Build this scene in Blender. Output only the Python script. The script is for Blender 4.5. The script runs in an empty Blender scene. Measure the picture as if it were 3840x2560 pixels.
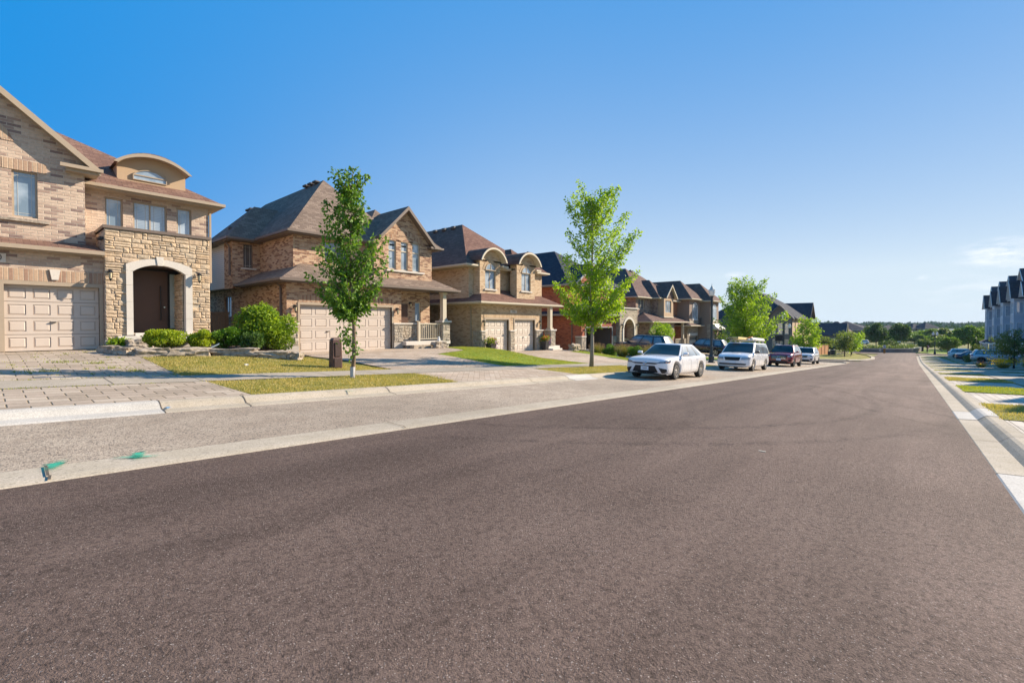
import bpy, bmesh, math, random
import numpy as np
from mathutils import Vector, Matrix
from mathutils.bvhtree import BVHTree
R=math.radians; random.seed(7); rng=np.random.default_rng(7)
C=bpy.context.scene.collection
# ---------------------------------------------------------------- camera, sky, sun, exposure
cam_d=bpy.data.cameras.new('camera'); cam=bpy.data.objects.new('camera',cam_d); C.objects.link(cam)
cam_d.sensor_width=36; cam_d.lens=36*1730/3840; cam_d.shift_y=-34/3840; cam_d.clip_end=6000; cam_d.clip_start=.05
AZ=math.atan(1500/1730)                       # angle between the street (+X) and the view axis
cam.location=(0,0,1.3); cam.rotation_euler=(R(90-1.0),0,AZ-R(90))
bpy.context.scene.camera=cam
SUN_EL,SUN_AX=R(28.5),R(64)                      # height; angle from the facade normal (-Y) towards +X
sd=Vector((math.sin(SUN_AX)*math.cos(SUN_EL),-math.cos(SUN_AX)*math.cos(SUN_EL),math.sin(SUN_EL)))
W=bpy.data.worlds.new('World'); bpy.context.scene.world=W; W.use_nodes=True
nt=W.node_tree; nt.nodes.clear()
def wn(t,**k):
    n=nt.nodes.new(t)
    for a,b in k.items(): setattr(n,a,b)
    return n
sky=wn('ShaderNodeTexSky',sky_type='NISHITA',sun_disc=False,sun_elevation=SUN_EL,sun_rotation=math.atan2(sd.x,sd.y),air_density=1.0,dust_density=.6,ozone_density=2.2,altitude=200)
hs=wn('ShaderNodeHueSaturation'); hs.inputs['Saturation'].default_value=1.25; hs.inputs['Hue'].default_value=.497
bg=wn('ShaderNodeBackground'); bg.inputs[1].default_value=.12
wo=wn('ShaderNodeOutputWorld')
# thin clouds low over the right-hand roofs: noise inside two soft patches of sky direction
tc=wn('ShaderNodeTexCoord'); mp=wn('ShaderNodeMapping'); mp.inputs['Scale'].default_value=(6,6,26)
nz=wn('ShaderNodeTexNoise'); nz.inputs['Scale'].default_value=3.2; nz.inputs['Detail'].default_value=7; nz.inputs['Roughness'].default_value=.62
nt.links.new(tc.outputs['Generated'],mp.inputs[0]); nt.links.new(mp.outputs[0],nz.inputs[0])
def skydir(px,py):
    r=(px-1920)/1730
    return Vector((math.cos(AZ)+r*math.sin(AZ),math.sin(AZ)-r*math.cos(AZ),-(py-1216)/1730)).normalized()
acc=None
for (px,py,rad,k) in ((3790,950,.075,1.15),(2755,1033,.022,.8),(3454,1040,.013,.8),(3650,1085,.09,.35)):
    dd=skydir(px,py)
    dst=wn('ShaderNodeVectorMath',operation='DISTANCE'); sc=wn('ShaderNodeVectorMath',operation='MULTIPLY'); sc.inputs[1].default_value=(1,1,2.6)
    nt.links.new(tc.outputs['Generated'],sc.inputs[0]); nt.links.new(sc.outputs[0],dst.inputs[0]); dst.inputs[1].default_value=(dd.x,dd.y,dd.z*2.6)
    m=wn('ShaderNodeMapRange'); m.inputs[1].default_value=rad; m.inputs[2].default_value=rad*.15; m.inputs[3].default_value=0; m.inputs[4].default_value=k
    nt.links.new(dst.outputs['Value'],m.inputs[0])
    if acc is None: acc=m.outputs[0]
    else:
        a=wn('ShaderNodeMath',operation='MAXIMUM'); nt.links.new(acc,a.inputs[0]); nt.links.new(m.outputs[0],a.inputs[1]); acc=a.outputs[0]
mr=wn('ShaderNodeMapRange'); mr.inputs[1].default_value=.42; mr.inputs[2].default_value=.72; nt.links.new(nz.outputs[0],mr.inputs[0])
mu=wn('ShaderNodeMath',operation='MULTIPLY',use_clamp=True); nt.links.new(acc,mu.inputs[0]); nt.links.new(mr.outputs[0],mu.inputs[1])
mx=wn('ShaderNodeMix',data_type='RGBA'); mx.inputs[7].default_value=(4.6,4.7,4.9,1)
nt.links.new(mu.outputs[0],mx.inputs[0]); nt.links.new(sky.outputs[0],hs.inputs['Color'])
# clear-air gradient over the physical sky: deep polarised blue away from the sun, pale milky air low down
sx=wn('ShaderNodeSeparateXYZ'); nt.links.new(tc.outputs['Generated'],sx.inputs[0])
def mth(op,a,b,cl=False):
    n=wn('ShaderNodeMath',operation=op,use_clamp=cl)
    for i,v in enumerate((a,b)):
        if hasattr(v,'is_output'): nt.links.new(v,n.inputs[i])
        elif v is not None: n.inputs[i].default_value=v
    return n.outputs[0]
zc=mth('MAXIMUM',sx.outputs[2],0.0); f0=mth('EXPONENT',mth('MULTIPLY',mth('POWER',mth('DIVIDE',zc,.35),1.3),-1.0),None)
dt=wn('ShaderNodeVectorMath',operation='DOT_PRODUCT'); nt.links.new(tc.outputs['Generated'],dt.inputs[0]); dt.inputs[1].default_value=(math.sin(AZ),-math.cos(AZ),0)
ga=wn('ShaderNodeMapRange',interpolation_type='SMOOTHSTEP'); nt.links.new(dt.outputs['Value'],ga.inputs[0]); ga.inputs[1].default_value=-.85; ga.inputs[2].default_value=.15; ga.inputs[3].default_value=.0; ga.inputs[4].default_value=1.0
low=mth('MULTIPLY',mth('EXPONENT',mth('MULTIPLY',zc,-14.0),None),.6); fg=mth('ADD',mth('MULTIPLY',f0,ga.outputs[0]),low,True)
gm=wn('ShaderNodeMix',data_type='RGBA'); gm.inputs[6].default_value=(0,.265,.72,1); gm.inputs[7].default_value=(.62,.74,.85,1); nt.links.new(fg,gm.inputs[0])
gs=wn('ShaderNodeVectorMath',operation='SCALE'); nt.links.new(gm.outputs[2],gs.inputs[0]); gs.inputs['Scale'].default_value=4.5
sm_=wn('ShaderNodeMix',data_type='RGBA'); sm_.inputs[0].default_value=.975; nt.links.new(hs.outputs[0],sm_.inputs[6]); nt.links.new(gs.outputs[0],sm_.inputs[7]); nt.links.new(sm_.outputs[2],mx.inputs[6])
nt.links.new(mx.outputs[2],bg.inputs[0]); nt.links.new(bg.outputs[0],wo.inputs[0])
sl=bpy.data.lights.new('sun','SUN'); sl.energy=4.8; sl.angle=R(.5); sl.color=(1,.86,.69)
so=bpy.data.objects.new('sun',sl); C.objects.link(so); so.rotation_euler=(-sd).to_track_quat('-Z','Y').to_euler(); so.location=(20,-30,40)
vs=bpy.context.scene.view_settings; vs.view_transform='Standard'; vs.look='None'; vs.exposure=1.0; vs.gamma=1
# ---------------------------------------------------------------- helpers
def setp(o,label=None,cat=None,group=None,kind=None):
    for k,v in (('label',label),('category',cat),('group',group),('kind',kind)):
        if v: o[k]=v
    return o
def thing(name,label,cat,loc=(0,0,0),rz=0,group=None):
    o=bpy.data.objects.new(name,None); C.objects.link(o); o.location=loc; o.rotation_euler=(0,0,rz); o.empty_display_size=.2
    return setp(o,label,cat,group)
def absloc(o):
    v=Vector((0,0,0))
    while o: v+=o.location; o=o.parent
    return v
def uvmap(me):
    if not len(me.polygons): return
    uv=me.uv_layers.new(name='UVMap').data
    for p in me.polygons:
        n=p.normal
        t=Vector((-n.y,n.x,0))
        if t.length<.05: t=Vector((1,0,0))
        t.normalize()
        if abs(t.x)>abs(t.y):
            if t.x<0: t=-t
        elif t.y<0: t=-t
        b=n.cross(t)
        if b.z<0 or (abs(b.z)<.01 and b.y<0): b=-b
        for li in p.loop_indices:
            co=me.vertices[me.loops[li].vertex_index].co
            uv[li].uv=(co.dot(t),co.dot(b))
class MB:
    def __init__(s): s.v=[]; s.f=[]
    def poly(s,pts):
        n=len(s.v); s.v+=[tuple(p) for p in pts]; s.f.append(tuple(range(n,n+len(pts)))); return s
    def box(s,x0,x1,y0,y1,z0,z1):
        n=len(s.v); s.v+=[(x,y,z) for x in (x0,x1) for y in (y0,y1) for z in (z0,z1)]
        s.f+=[tuple(n+i for i in q) for q in ((0,1,3,2),(4,6,7,5),(0,4,5,1),(2,3,7,6),(0,2,6,4),(1,5,7,3))]; return s
    def fb(s,face,c,u0,u1,v0,v1,o0,o1):        # box on a facade: u along it, v up, o outward
        a=pt(face,c,u0,v0,o0); b=pt(face,c,u1,v1,o1)
        return s.box(min(a[0],b[0]),max(a[0],b[0]),min(a[1],b[1]),max(a[1],b[1]),min(a[2],b[2]),max(a[2],b[2]))
    def hexa(s,A,B):                            # two matching quads joined
        n=len(s.v); s.v+=[tuple(p) for p in A]+[tuple(p) for p in B]; k=len(A)
        s.f.append(tuple(range(n+k-1,n-1,-1))); s.f.append(tuple(range(n+k,n+2*k)))
        for i in range(k): j=(i+1)%k; s.f.append((n+i,n+j,n+k+j,n+k+i))
        return s
    def tube(s,pts,r,seg=8,r2=None):
        pts=[Vector(p) for p in pts]; N=len(pts); rings=[]
        for i,p in enumerate(pts):
            d=(pts[min(i+1,N-1)]-pts[max(i-1,0)]); d=d.normalized() if d.length>1e-6 else Vector((0,0,1))
            a=d.cross(Vector((0,0,1))); a=a.normalized() if a.length>.05 else Vector((1,0,0)); b=d.cross(a)
            rr=r if r2 is None else r+(r2-r)*i/(N-1)
            if isinstance(r,(list,tuple)): rr=r[i]
            n=len(s.v); s.v+=[tuple(p+(a*math.cos(t)+b*math.sin(t))*rr) for t in [2*math.pi*k/seg for k in range(seg)]]; rings.append(n)
        for a,b in zip(rings,rings[1:]):
            for k in range(seg): q=(k+1)%seg; s.f.append((a+k,a+q,b+q,b+k))
        s.f.append(tuple(rings[0]+k for k in range(seg-1,-1,-1))); s.f.append(tuple(rings[-1]+k for k in range(seg))); return s
    def lathe(s,c,prof,seg=16,axis='z',cap=True):
        rings=[]
        for (r,h) in prof:
            n=len(s.v); rings.append(n)
            for k in range(seg):
                t=2*math.pi*k/seg; a,b=r*math.cos(t),r*math.sin(t)
                s.v.append((c[0]+a,c[1]+b,c[2]+h) if axis=='z' else (c[0]+a,c[1]+h,c[2]+b))
        for a,b in zip(rings,rings[1:]):
            for k in range(seg): q=(k+1)%seg; s.f.append((a+k,a+q,b+q,b+k))
        if cap:
            s.f.append(tuple(rings[0]+k for k in range(seg-1,-1,-1))); s.f.append(tuple(rings[-1]+k for k in range(seg)))
        return s
    def build(s,name,mat,parent=None,smooth=False,recalc=True,bevel=0,seg=1):
        me=bpy.data.meshes.new(name); off=absloc(parent) if parent else Vector((0,0,0))
        me.from_pydata(s.v,[],s.f); me.validate()
        if recalc or bevel:
            bm=bmesh.new(); bm.from_mesh(me)
            if bevel:
                bmesh.ops.remove_doubles(bm,verts=bm.verts,dist=.0005)
                bmesh.ops.bevel(bm,geom=list(bm.edges),offset=bevel,segments=seg,profile=.6,affect='EDGES')
            bmesh.ops.recalc_face_normals(bm,faces=bm.faces); bm.to_mesh(me); bm.free()
        uvmap(me)
        if off.length>0: me.transform(Matrix.Translation(-off))
        if smooth: me.polygons.foreach_set('use_smooth',[True]*len(me.polygons))
        me.materials.append(mat); o=bpy.data.objects.new(name,me); C.objects.link(o); o.parent=parent; return o
def pt(face,c,u,v,o=0):
    return {'F':(u,c-o,v),'B':(u,c+o,v),'L':(c-o,u,v),'R':(c+o,u,v)}[face]
def panel(mb,face,c,u0,u1,v0,v1,holes=(),depth=.13):
    us=sorted({u0,u1,*[h[0] for h in holes],*[h[1] for h in holes]}); vs_=sorted({v0,v1,*[h[2] for h in holes],*[h[3] for h in holes]})
    for a,b in zip(us,us[1:]):
        for d,e in zip(vs_,vs_[1:]):
            m,n=(a+b)/2,(d+e)/2
            if any(h[0]<m<h[1] and h[2]<n<h[3] for h in holes): continue
            mb.poly([pt(face,c,a,d),pt(face,c,b,d),pt(face,c,b,e),pt(face,c,a,e)])
    for h in holes:
        q=[(h[0],h[2]),(h[1],h[2]),(h[1],h[3]),(h[0],h[3])]
        for i in range(4):
            A,B=q[i],q[(i+1)%4]; mb.poly([pt(face,c,*A),pt(face,c,*B),pt(face,c,*B,-depth),pt(face,c,*A,-depth)])
def vol(mb,x0,x1,y0,y1,z0,z1,F=(),L=(),sides='FLRB'):
    if 'F' in sides: panel(mb,'F',y0,x0,x1,z0,z1,F)
    if 'L' in sides: panel(mb,'L',x0,y0,y1,z0,z1,L)
    if 'R' in sides: panel(mb,'R',x1,y0,y1,z0,z1)
    if 'B' in sides: panel(mb,'B',y1,x0,x1,z0,z1)
def rect_quads(mb,a,za,b,zb):
    A=[(a[0],a[2],za),(a[1],a[2],za),(a[1],a[3],za),(a[0],a[3],za)]; B=[(b[0],b[2],zb),(b[1],b[2],zb),(b[1],b[3],zb),(b[0],b[3],zb)]
    for i in range(4):
        j=(i+1)%4; q=[A[i],A[j],B[j],B[i]]
        q=[p for k,p in enumerate(q) if (Vector(p)-Vector(q[k-1])).length>1e-4]
        if len(q)>2: mb.poly(q)
def hip(mb,tr,x0,x1,y0,y1,z,p=.6,cap=None,dx=None,dy=None,rise=None,fas=.17,gut=True):
    """hip roof on an eave rectangle; p rise/run; cap = height where it stops; tr takes fascia, soffit and gutter"""
    w=min(x1-x0,y1-y0)/2; d=w if cap is None else min(w,cap/p)
    if dx is None: dx=d
    if dy is None: dy=d
    if rise is None: rise=p*d
    a=(x0,x1,y0,y1); b=(x0+dx,x1-dx,y0+dy,y1-dy); rect_quads(mb,a,z,b,z+rise)
    if b[1]-b[0]>1e-3 and b[3]-b[2]>1e-3: mb.poly([(b[0],b[2],z+rise),(b[1],b[2],z+rise),(b[1],b[3],z+rise),(b[0],b[3],z+rise)])
    tr.box(x0+.01,x1-.01,y0+.01,y1-.01,z-fas,z-.004)
    if gut:
        for g in (((x0-.1,x1+.1,y0-.1,y0-.004)),((x0-.1,x0-.004,y0,y1)),((x1+.004,x1+.1,y0,y1))):
            tr.box(*g,z-.12,z-.012)
def gable(mb,tr,x0,x1,y0,y1,z,rise,lip=.16):
    """gable roof, ridge along Y, open end at y0"""
    xm=(x0+x1)/2; th=.13
    for (xa,s) in ((x0,1),(x1,-1)):
        A=[(xa,y0,z),(xm,y0,z+rise),(xm,y0,z+rise-th),(xa,y0,z-th)]; B=[(p[0],y1,p[2]) for p in A]; mb.hexa(A,B)
        A=[(xa-s*.02,y0-.03,z-.005),(xm,y0-.03,z+rise-.005),(xm,y0-.03,z+rise-lip-.06),(xa-s*.02,y0-.03,z-lip-.06)]; B=[(p[0],y0+.03,p[2]) for p in A]; tr.hexa(A,B)
        # soffit strip under the overhang
        A=[(xa,y0+.03,z-th-.005),(xm,y0+.03,z+rise-th-.005),(xm,y0+.03,z+rise-th-.03),(xa,y0+.03,z-th-.03)]; B=[(p[0],y0+.5,p[2]) for p in A]; tr.hexa(A,B)
def arc(x0,x1,z,rise,n=14):
    w=(x1-x0)/2; xm=(x0+x1)/2; r=(w*w+rise*rise)/(2*rise); t0=math.asin(min(1,w/r)) if rise<=w else math.pi-math.asin(w/r)
    return [(xm+r*math.sin(-t0+2*t0*i/n),z+rise-r+r*math.cos(-t0+2*t0*i/n)) for i in range(n+1)]
def arcband(mb,face,c,x0,x1,z,rise,th,o0,o1,n=14):
    A=arc(x0,x1,z,rise,n); w=(x1-x0)/2+th; B=arc(x0-th,x1+th,z,rise+th,n)
    for i in range(n):
        q=[A[i],A[i+1],B[i+1],B[i]]; mb.hexa([pt(face,c,*p,o0) for p in q],[pt(face,c,*p,o1) for p in q])
def arcfill(mb,face,c,x0,x1,z,rise,o,n=14):
    A=arc(x0,x1,z,rise,n); mb.poly([pt(face,c,*p,o) for p in A])
# ---------------------------------------------------------------- materials
MATS={}
def newmat(name):
    m=bpy.data.materials.new(name); m.use_nodes=True; m.node_tree.nodes.clear(); return m
class NT:
    def __init__(s,m): s.t=m.node_tree; s.m=m
    def n(s,t,ins=None,**k):
        n=s.t.nodes.new(t)
        for a,b in k.items(): setattr(n,a,b)
        for a,b in (ins or {}).items():
            if hasattr(b,'is_output'): s.t.links.new(b,n.inputs[a])
            else: n.inputs[a].default_value=b
        return n
    def l(s,a,b): s.t.links.new(a,b)
def c4(c): return (c[0],c[1],c[2],1)
def finish(T,col,rough=.8,bump=None,bs=.3,bd=.02,spec=.35,metal=0,coat=0,extra=None):
    b=T.n('ShaderNodeBsdfPrincipled',{'Roughness':rough,'Metallic':metal,'Specular IOR Level':spec,'Coat Weight':coat,'Coat Roughness':.06})
    if hasattr(col,'is_output'): T.l(col,b.inputs['Base Color'])
    else: b.inputs['Base Color'].default_value=c4(col)
    if bump is not None:
        bn=T.n('ShaderNodeBump',{'Height':bump,'Strength':bs,'Distance':bd}); T.l(bn.outputs[0],b.inputs['Normal'])
    o=T.n('ShaderNodeOutputMaterial'); T.l(b.outputs[0],o.inputs[0]); return b
def plain(name,col,rough=.6,var=.12,scale=6,spec=.35,metal=0,coat=0,bs=.15):
    if name in MATS: return MATS[name]
    m=newmat(name); T=NT(m); tc=T.n('ShaderNodeTexCoord')
    nz=T.n('ShaderNodeTexNoise',{'Vector':tc.outputs['Object'],'Scale':scale,'Detail':5,'Roughness':.65})
    mr=T.n('ShaderNodeMapRange',{0:nz.outputs[0],1:.25,2:.75,3:1-var,4:1+var})
    mx=T.n('ShaderNodeVectorMath',{0:tuple(col),1:mr.outputs[0]},operation='MULTIPLY')
    finish(T,mx.outputs[0],rough,nz.outputs[0],bs,.01,spec,metal,coat); MATS[name]=m; return m
def brick(name,cols,mortar,bw=.29,bh=.09,ms=.012,rot=0,rough=.85,squash=1,dirt=.15,scale_uv=1):
    if name in MATS: return MATS[name]
    m=newmat(name); T=NT(m); tc=T.n('ShaderNodeUVMap')
    src=tc.outputs[0]
    if rot:
        mp=T.n('ShaderNodeMapping',{'Vector':src,'Rotation':(0,0,R(rot))}); src=mp.outputs[0]
    sv=T.n('ShaderNodeSeparateXYZ',{0:src}); M=lambda op,x,y=None,**k:T.n('ShaderNodeMath',{0:x,**({} if y is None else {1:y})},operation=op,**k).outputs[0]
    vv=M('DIVIDE',sv.outputs[1],bh); row=M('FLOOR',vv); off=M('MULTIPLY',M('FLOORED_MODULO',row,2.0),.5); uu=M('ADD',M('DIVIDE',sv.outputs[0],bw),off); col_=M('FLOOR',uu)
    cb=T.n('ShaderNodeCombineXYZ',{0:col_,1:row}); wnz=T.n('ShaderNodeTexWhiteNoise',{'Vector':cb.outputs[0]},noise_dimensions='2D')
    fu=M('ABSOLUTE',M('SUBTRACT',M('FRACT',uu),.5)); fv=M('ABSOLUTE',M('SUBTRACT',M('FRACT',vv),.5))
    mu_=T.n('ShaderNodeMapRange',{0:fu,1:.5-ms/2/bw*1.5,2:.5-ms/2/bw*.5}).outputs[0]; mv_=T.n('ShaderNodeMapRange',{0:fv,1:.5-ms/2/bh*1.5,2:.5-ms/2/bh*.5}).outputs[0]; mfac=M('MAXIMUM',mu_,mv_)
    class _B: outputs={'Fac':mfac}
    br=_B; sp=T.n('ShaderNodeSeparateColor',{0:wnz.outputs['Color']})
    ramp=T.n('ShaderNodeValToRGB',{0:sp.outputs[0]}); ramp.color_ramp.interpolation='CONSTANT'
    e=ramp.color_ramp.elements
    while len(e)>1: e.remove(e[-1])
    for i,(p,c) in enumerate(cols):
        if i==0: e[0].position=p; e[0].color=c4(c)
        else: k=e.new(p); k.color=c4(c)
    n1=T.n('ShaderNodeTexNoise',{'Vector':src,'Scale':14,'Detail':5,'Roughness':.7}); n2=T.n('ShaderNodeTexNoise',{'Vector':src,'Scale':.45,'Detail':3})
    r1=T.n('ShaderNodeMapRange',{0:n1.outputs[0],1:.25,2:.75,3:.8,4:1.18}); r2=T.n('ShaderNodeMapRange',{0:n2.outputs[0],1:.3,2:.7,3:1-dirt,4:1+dirt*.6})
    mm=T.n('ShaderNodeMath',{0:r1.outputs[0],1:r2.outputs[0]},operation='MULTIPLY')
    cm=T.n('ShaderNodeMix',{0:br.outputs['Fac'],6:ramp.outputs[0],7:c4(mortar)},data_type='RGBA')
    mx=T.n('ShaderNodeVectorMath',{0:cm.outputs[2],1:mm.outputs[0]},operation='MULTIPLY')
    h=T.n('ShaderNodeMath',{0:n1.outputs[0],1:.35},operation='MULTIPLY'); h2=T.n('ShaderNodeMath',{0:h.outputs[0],1:br.outputs['Fac']},operation='SUBTRACT')
    finish(T,mx.outputs[0],rough,h2.outputs[0],.7,.012,.25); MATS[name]=m; return m
def ground_mat(name,c1,c2,scale=2.,fine=90,rough=.95,bs=.5,bd=.01,speck=None,c3=None,low=.35,high=.65):
    """earth, grass, asphalt, concrete: two tones in broad patches, a fine grain on top"""
    if name in MATS: return MATS[name]
    m=newmat(name); T=NT(m); tc=T.n('ShaderNodeTexCoord'); P=tc.outputs['Object']
    n1=T.n('ShaderNodeTexNoise',{'Vector':P,'Scale':scale,'Detail':7,'Roughness':.65})
    r1=T.n('ShaderNodeMapRange',{0:n1.outputs[0],1:low,2:high})
    mx=T.n('ShaderNodeMix',{0:r1.outputs[0],6:c4(c1),7:c4(c2)},data_type='RGBA'); col=mx.outputs[2]
    n0=T.n('ShaderNodeTexNoise',{'Vector':P,'Scale':.22,'Detail':4}); r0=T.n('ShaderNodeMapRange',{0:n0.outputs[0],1:.3,2:.7,3:.84,4:1.12})
    n2=T.n('ShaderNodeTexNoise',{'Vector':P,'Scale':fine,'Detail':3,'Roughness':.8}); r2=T.n('ShaderNodeMapRange',{0:n2.outputs[0],1:.25,2:.75,3:.62,4:1.4})
    mm=T.n('ShaderNodeMath',{0:r0.outputs[0],1:r2.outputs[0]},operation='MULTIPLY')
    v=T.n('ShaderNodeVectorMath',{0:col,1:mm.outputs[0]},operation='MULTIPLY'); col=v.outputs[0]
    if name=='asphalt_new':
        ms_=T.n('ShaderNodeMapping',{'Vector':P,'Scale':(.06,1.3,1)}); ns=T.n('ShaderNodeTexNoise',{'Vector':ms_.outputs[0],'Scale':1.0,'Detail':5,'Roughness':.6}); rs=T.n('ShaderNodeMapRange',{0:ns.outputs[0],1:.3,2:.7,3:.74,4:1.18})
        mc_=T.n('ShaderNodeTexNoise',{'Vector':P,'Scale':27,'Detail':5,'Roughness':.85}); rc=T.n('ShaderNodeMapRange',{0:mc_.outputs[0],1:.33,2:.56,3:.42,4:1.14}); m9=T.n('ShaderNodeMath',{0:rs.outputs[0],1:rc.outputs[0]},operation='MULTIPLY')
        v9=T.n('ShaderNodeVectorMath',{0:col,1:m9.outputs[0]},operation='MULTIPLY'); col=v9.outputs[0]
        # paving seam between the two lanes and a few curved tyre marks
        Mm=lambda op,x,y=None:T.n('ShaderNodeMath',{0:x,**({} if y is None else {1:y})},operation=op).outputs[0]
        sp_=T.n('ShaderNodeSeparateXYZ',{0:P}); wob=Mm('MULTIPLY',Mm('SUBTRACT',n0.outputs[0],.5),.5); yy=Mm('ADD',sp_.outputs[1],wob)
        lane=T.n('ShaderNodeMapRange',{0:yy,1:1.0,2:3.8,3:1.06,4:.78}).outputs[0]; seam=T.n('ShaderNodeMapRange',{0:Mm('ABSOLUTE',Mm('SUBTRACT',yy,2.45)),1:.02,2:.06,3:.97,4:1}).outputs[0]; fac=Mm('MULTIPLY',lane,seam)
        wn_=T.n('ShaderNodeTexNoise',{'Vector':P,'Scale':3.5,'Detail':5,'Roughness':.7})
        for cx,cy,rr_,dk in ((13.5,11.0,10.4,.66),(13.9,11.2,11.9,.7),(20,-12,13.2,.72),(20.4,-12,14.7,.75),(5,16,13.4,.8),(38,14,13,.72)):
            dd_=Mm('SQRT',Mm('ADD',Mm('POWER',Mm('SUBTRACT',sp_.outputs[0],cx),2.0),Mm('POWER',Mm('SUBTRACT',sp_.outputs[1],cy),2.0))); ln_=Mm('ABSOLUTE',Mm('SUBTRACT',dd_,rr_)); mk=T.n('ShaderNodeMapRange',{0:ln_,1:.03,2:.16,3:1,4:0}).outputs[0]
            nm_=T.n('ShaderNodeMapRange',{0:wn_.outputs[0],1:.4,2:.6,3:0,4:1}).outputs[0]; q_=Mm('MULTIPLY',Mm('MULTIPLY',mk,nm_),1-dk); fac=Mm('MULTIPLY',fac,Mm('SUBTRACT',1.0,q_))
        v10=T.n('ShaderNodeVectorMath',{0:col,1:fac},operation='MULTIPLY'); col=v10.outputs[0]
    if speck:
        vo=T.n('ShaderNodeTexVoronoi',{'Vector':P,'Scale':speck[0],'Randomness':1}); sp=T.n('ShaderNodeSeparateColor',{0:vo.outputs['Color']})
        g=T.n('ShaderNodeMath',{0:sp.outputs[0],1:speck[1]},operation='GREATER_THAN')
        m2=T.n('ShaderNodeMix',{0:g.outputs[0],6:col,7:c4(speck[2])},data_type='RGBA'); col=m2.outputs[2]
    if c3:
        n4=T.n('ShaderNodeTexNoise',{'Vector':P,'Scale':.9,'Detail':4}); g=T.n('ShaderNodeMapRange',{0:n4.outputs[0],1:.52,2:.68})
        m3=T.n('ShaderNodeMix',{0:g.outputs[0],6:col,7:c4(c3)},data_type='RGBA'); col=m3.outputs[2]
    finish(T,col,rough,n2.outputs[0],bs,bd,.15); MATS[name]=m; return m
def leafmat(name,c1,c2,tr=.35,sat=1):
    if name in MATS: return MATS[name]
    m=newmat(name); T=NT(m); ge=T.n('ShaderNodeNewGeometry'); tc=T.n('ShaderNodeTexCoord')
    nz=T.n('ShaderNodeTexNoise',{'Vector':tc.outputs['Object'],'Scale':1.6,'Detail':2})
    ad=T.n('ShaderNodeMath',{0:ge.outputs['Random Per Island'],1:nz.outputs[0]},operation='ADD'); r=T.n('ShaderNodeMapRange',{0:ad.outputs[0],1:.35,2:1.35})
    mx=T.n('ShaderNodeMix',{0:r.outputs[0],6:c4(c1),7:c4(c2)},data_type='RGBA')
    b=T.n('ShaderNodeBsdfPrincipled',{'Base Color':mx.outputs[2],'Roughness':.55,'Specular IOR Level':.3})
    v=T.n('ShaderNodeVectorMath',{0:mx.outputs[2],1:(1.7,1.65,.6)},operation='MULTIPLY')
    t=T.n('ShaderNodeBsdfTranslucent',{'Color':v.outputs[0]}); ms=T.n('ShaderNodeMixShader',{0:tr,1:b.outputs[0],2:t.outputs[0]})
    o=T.n('ShaderNodeOutputMaterial'); T.l(ms.outputs[0],o.inputs[0]); MATS[name]=m; return m
def glassmat(name,c1,c2,blinds=0,rough=.03,spec=1.):
    """window pane: the colour paints room, blinds and reflections, under a glossy coat"""
    if name in MATS: return MATS[name]
    m=newmat(name); T=NT(m); uv=T.n('ShaderNodeUVMap'); sp=T.n('ShaderNodeSeparateXYZ',{0:uv.outputs[0]})
    nz=T.n('ShaderNodeTexNoise',{'Vector':uv.outputs[0],'Scale':1.3,'Detail':3}); r=T.n('ShaderNodeMapRange',{0:nz.outputs[0],1:.4,2:.6})
    mx=T.n('ShaderNodeMix',{0:r.outputs[0],6:c4(c1),7:c4(c2)},data_type='RGBA'); col=mx.outputs[2]
    if blinds:
        w=T.n('ShaderNodeMath',{0:sp.outputs[1],1:blinds},operation='MULTIPLY'); fr=T.n('ShaderNodeMath',{0:w.outputs[0]},operation='FRACT')
        rr=T.n('ShaderNodeMapRange',{0:fr.outputs[0],1:0,2:.5,3:.62,4:1.05}); v=T.n('ShaderNodeVectorMath',{0:col,1:rr.outputs[0]},operation='MULTIPLY'); col=v.outputs[0]
    b=finish(T,col,.35,spec=.5); b.inputs['Coat Weight'].default_value=1; b.inputs['Coat Roughness'].default_value=rough; b.inputs['Coat IOR'].default_value=2.1
    MATS[name]=m; return m
asph=ground_mat('asphalt_new',(.158,.11,.088),(.2,.143,.116),.4,85,.8,1,.018,speck=(190,.982,(.36,.3,.26)))
chip=ground_mat('asphalt_chipseal',(.36,.29,.22),(.45,.37,.285),1.6,60,.95,1,.016,speck=(70,.82,(.15,.125,.105)))
conc=ground_mat('concrete_cream',(.375,.32,.24),(.43,.37,.29),2.5,60,.9,.3,.004,speck=(38,.965,(.3,.26,.2)))
concw=ground_mat('concrete_new',(.44,.41,.36),(.48,.45,.40),3,60,.9,.2,.003)
concs=ground_mat('concrete_walk',(.32,.275,.215),(.38,.33,.265),2.2,70,.9,.3,.004)
grassm=ground_mat('grass_base',(.17,.18,.035),(.31,.265,.08),1.3,55,.95,.8,.03,c3=(.33,.275,.11))
grassfar=ground_mat('grass_far',(.12,.14,.035),(.25,.22,.08),.25,8,.95,.5,.03)
grassg=ground_mat('grass_fresh',(.13,.22,.02),(.25,.29,.05),1.3,55,.95,.8,.03)
mulch=ground_mat('mulch',(.055,.035,.025),(.1,.07,.05),5,40,.95,.8,.03)
pavers1=brick('paver_grey_large',[(0,(.35,.28,.21)),(.3,(.4,.32,.245)),(.7,(.45,.37,.285))],(.15,.12,.075),.46,.31,.018,dirt=.18)
pavers2=brick('paver_tan',[(0,(.40,.31,.23)),(.35,(.46,.36,.27)),(.7,(.5,.41,.32))],(.22,.17,.12),.34,.17,.014,rot=45,dirt=.18)
pavers3=brick('paver_right',[(0,(.42,.37,.31)),(.5,(.5,.44,.37))],(.18,.15,.12),1.1,.17,.014,rot=0,dirt=.16)
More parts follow.
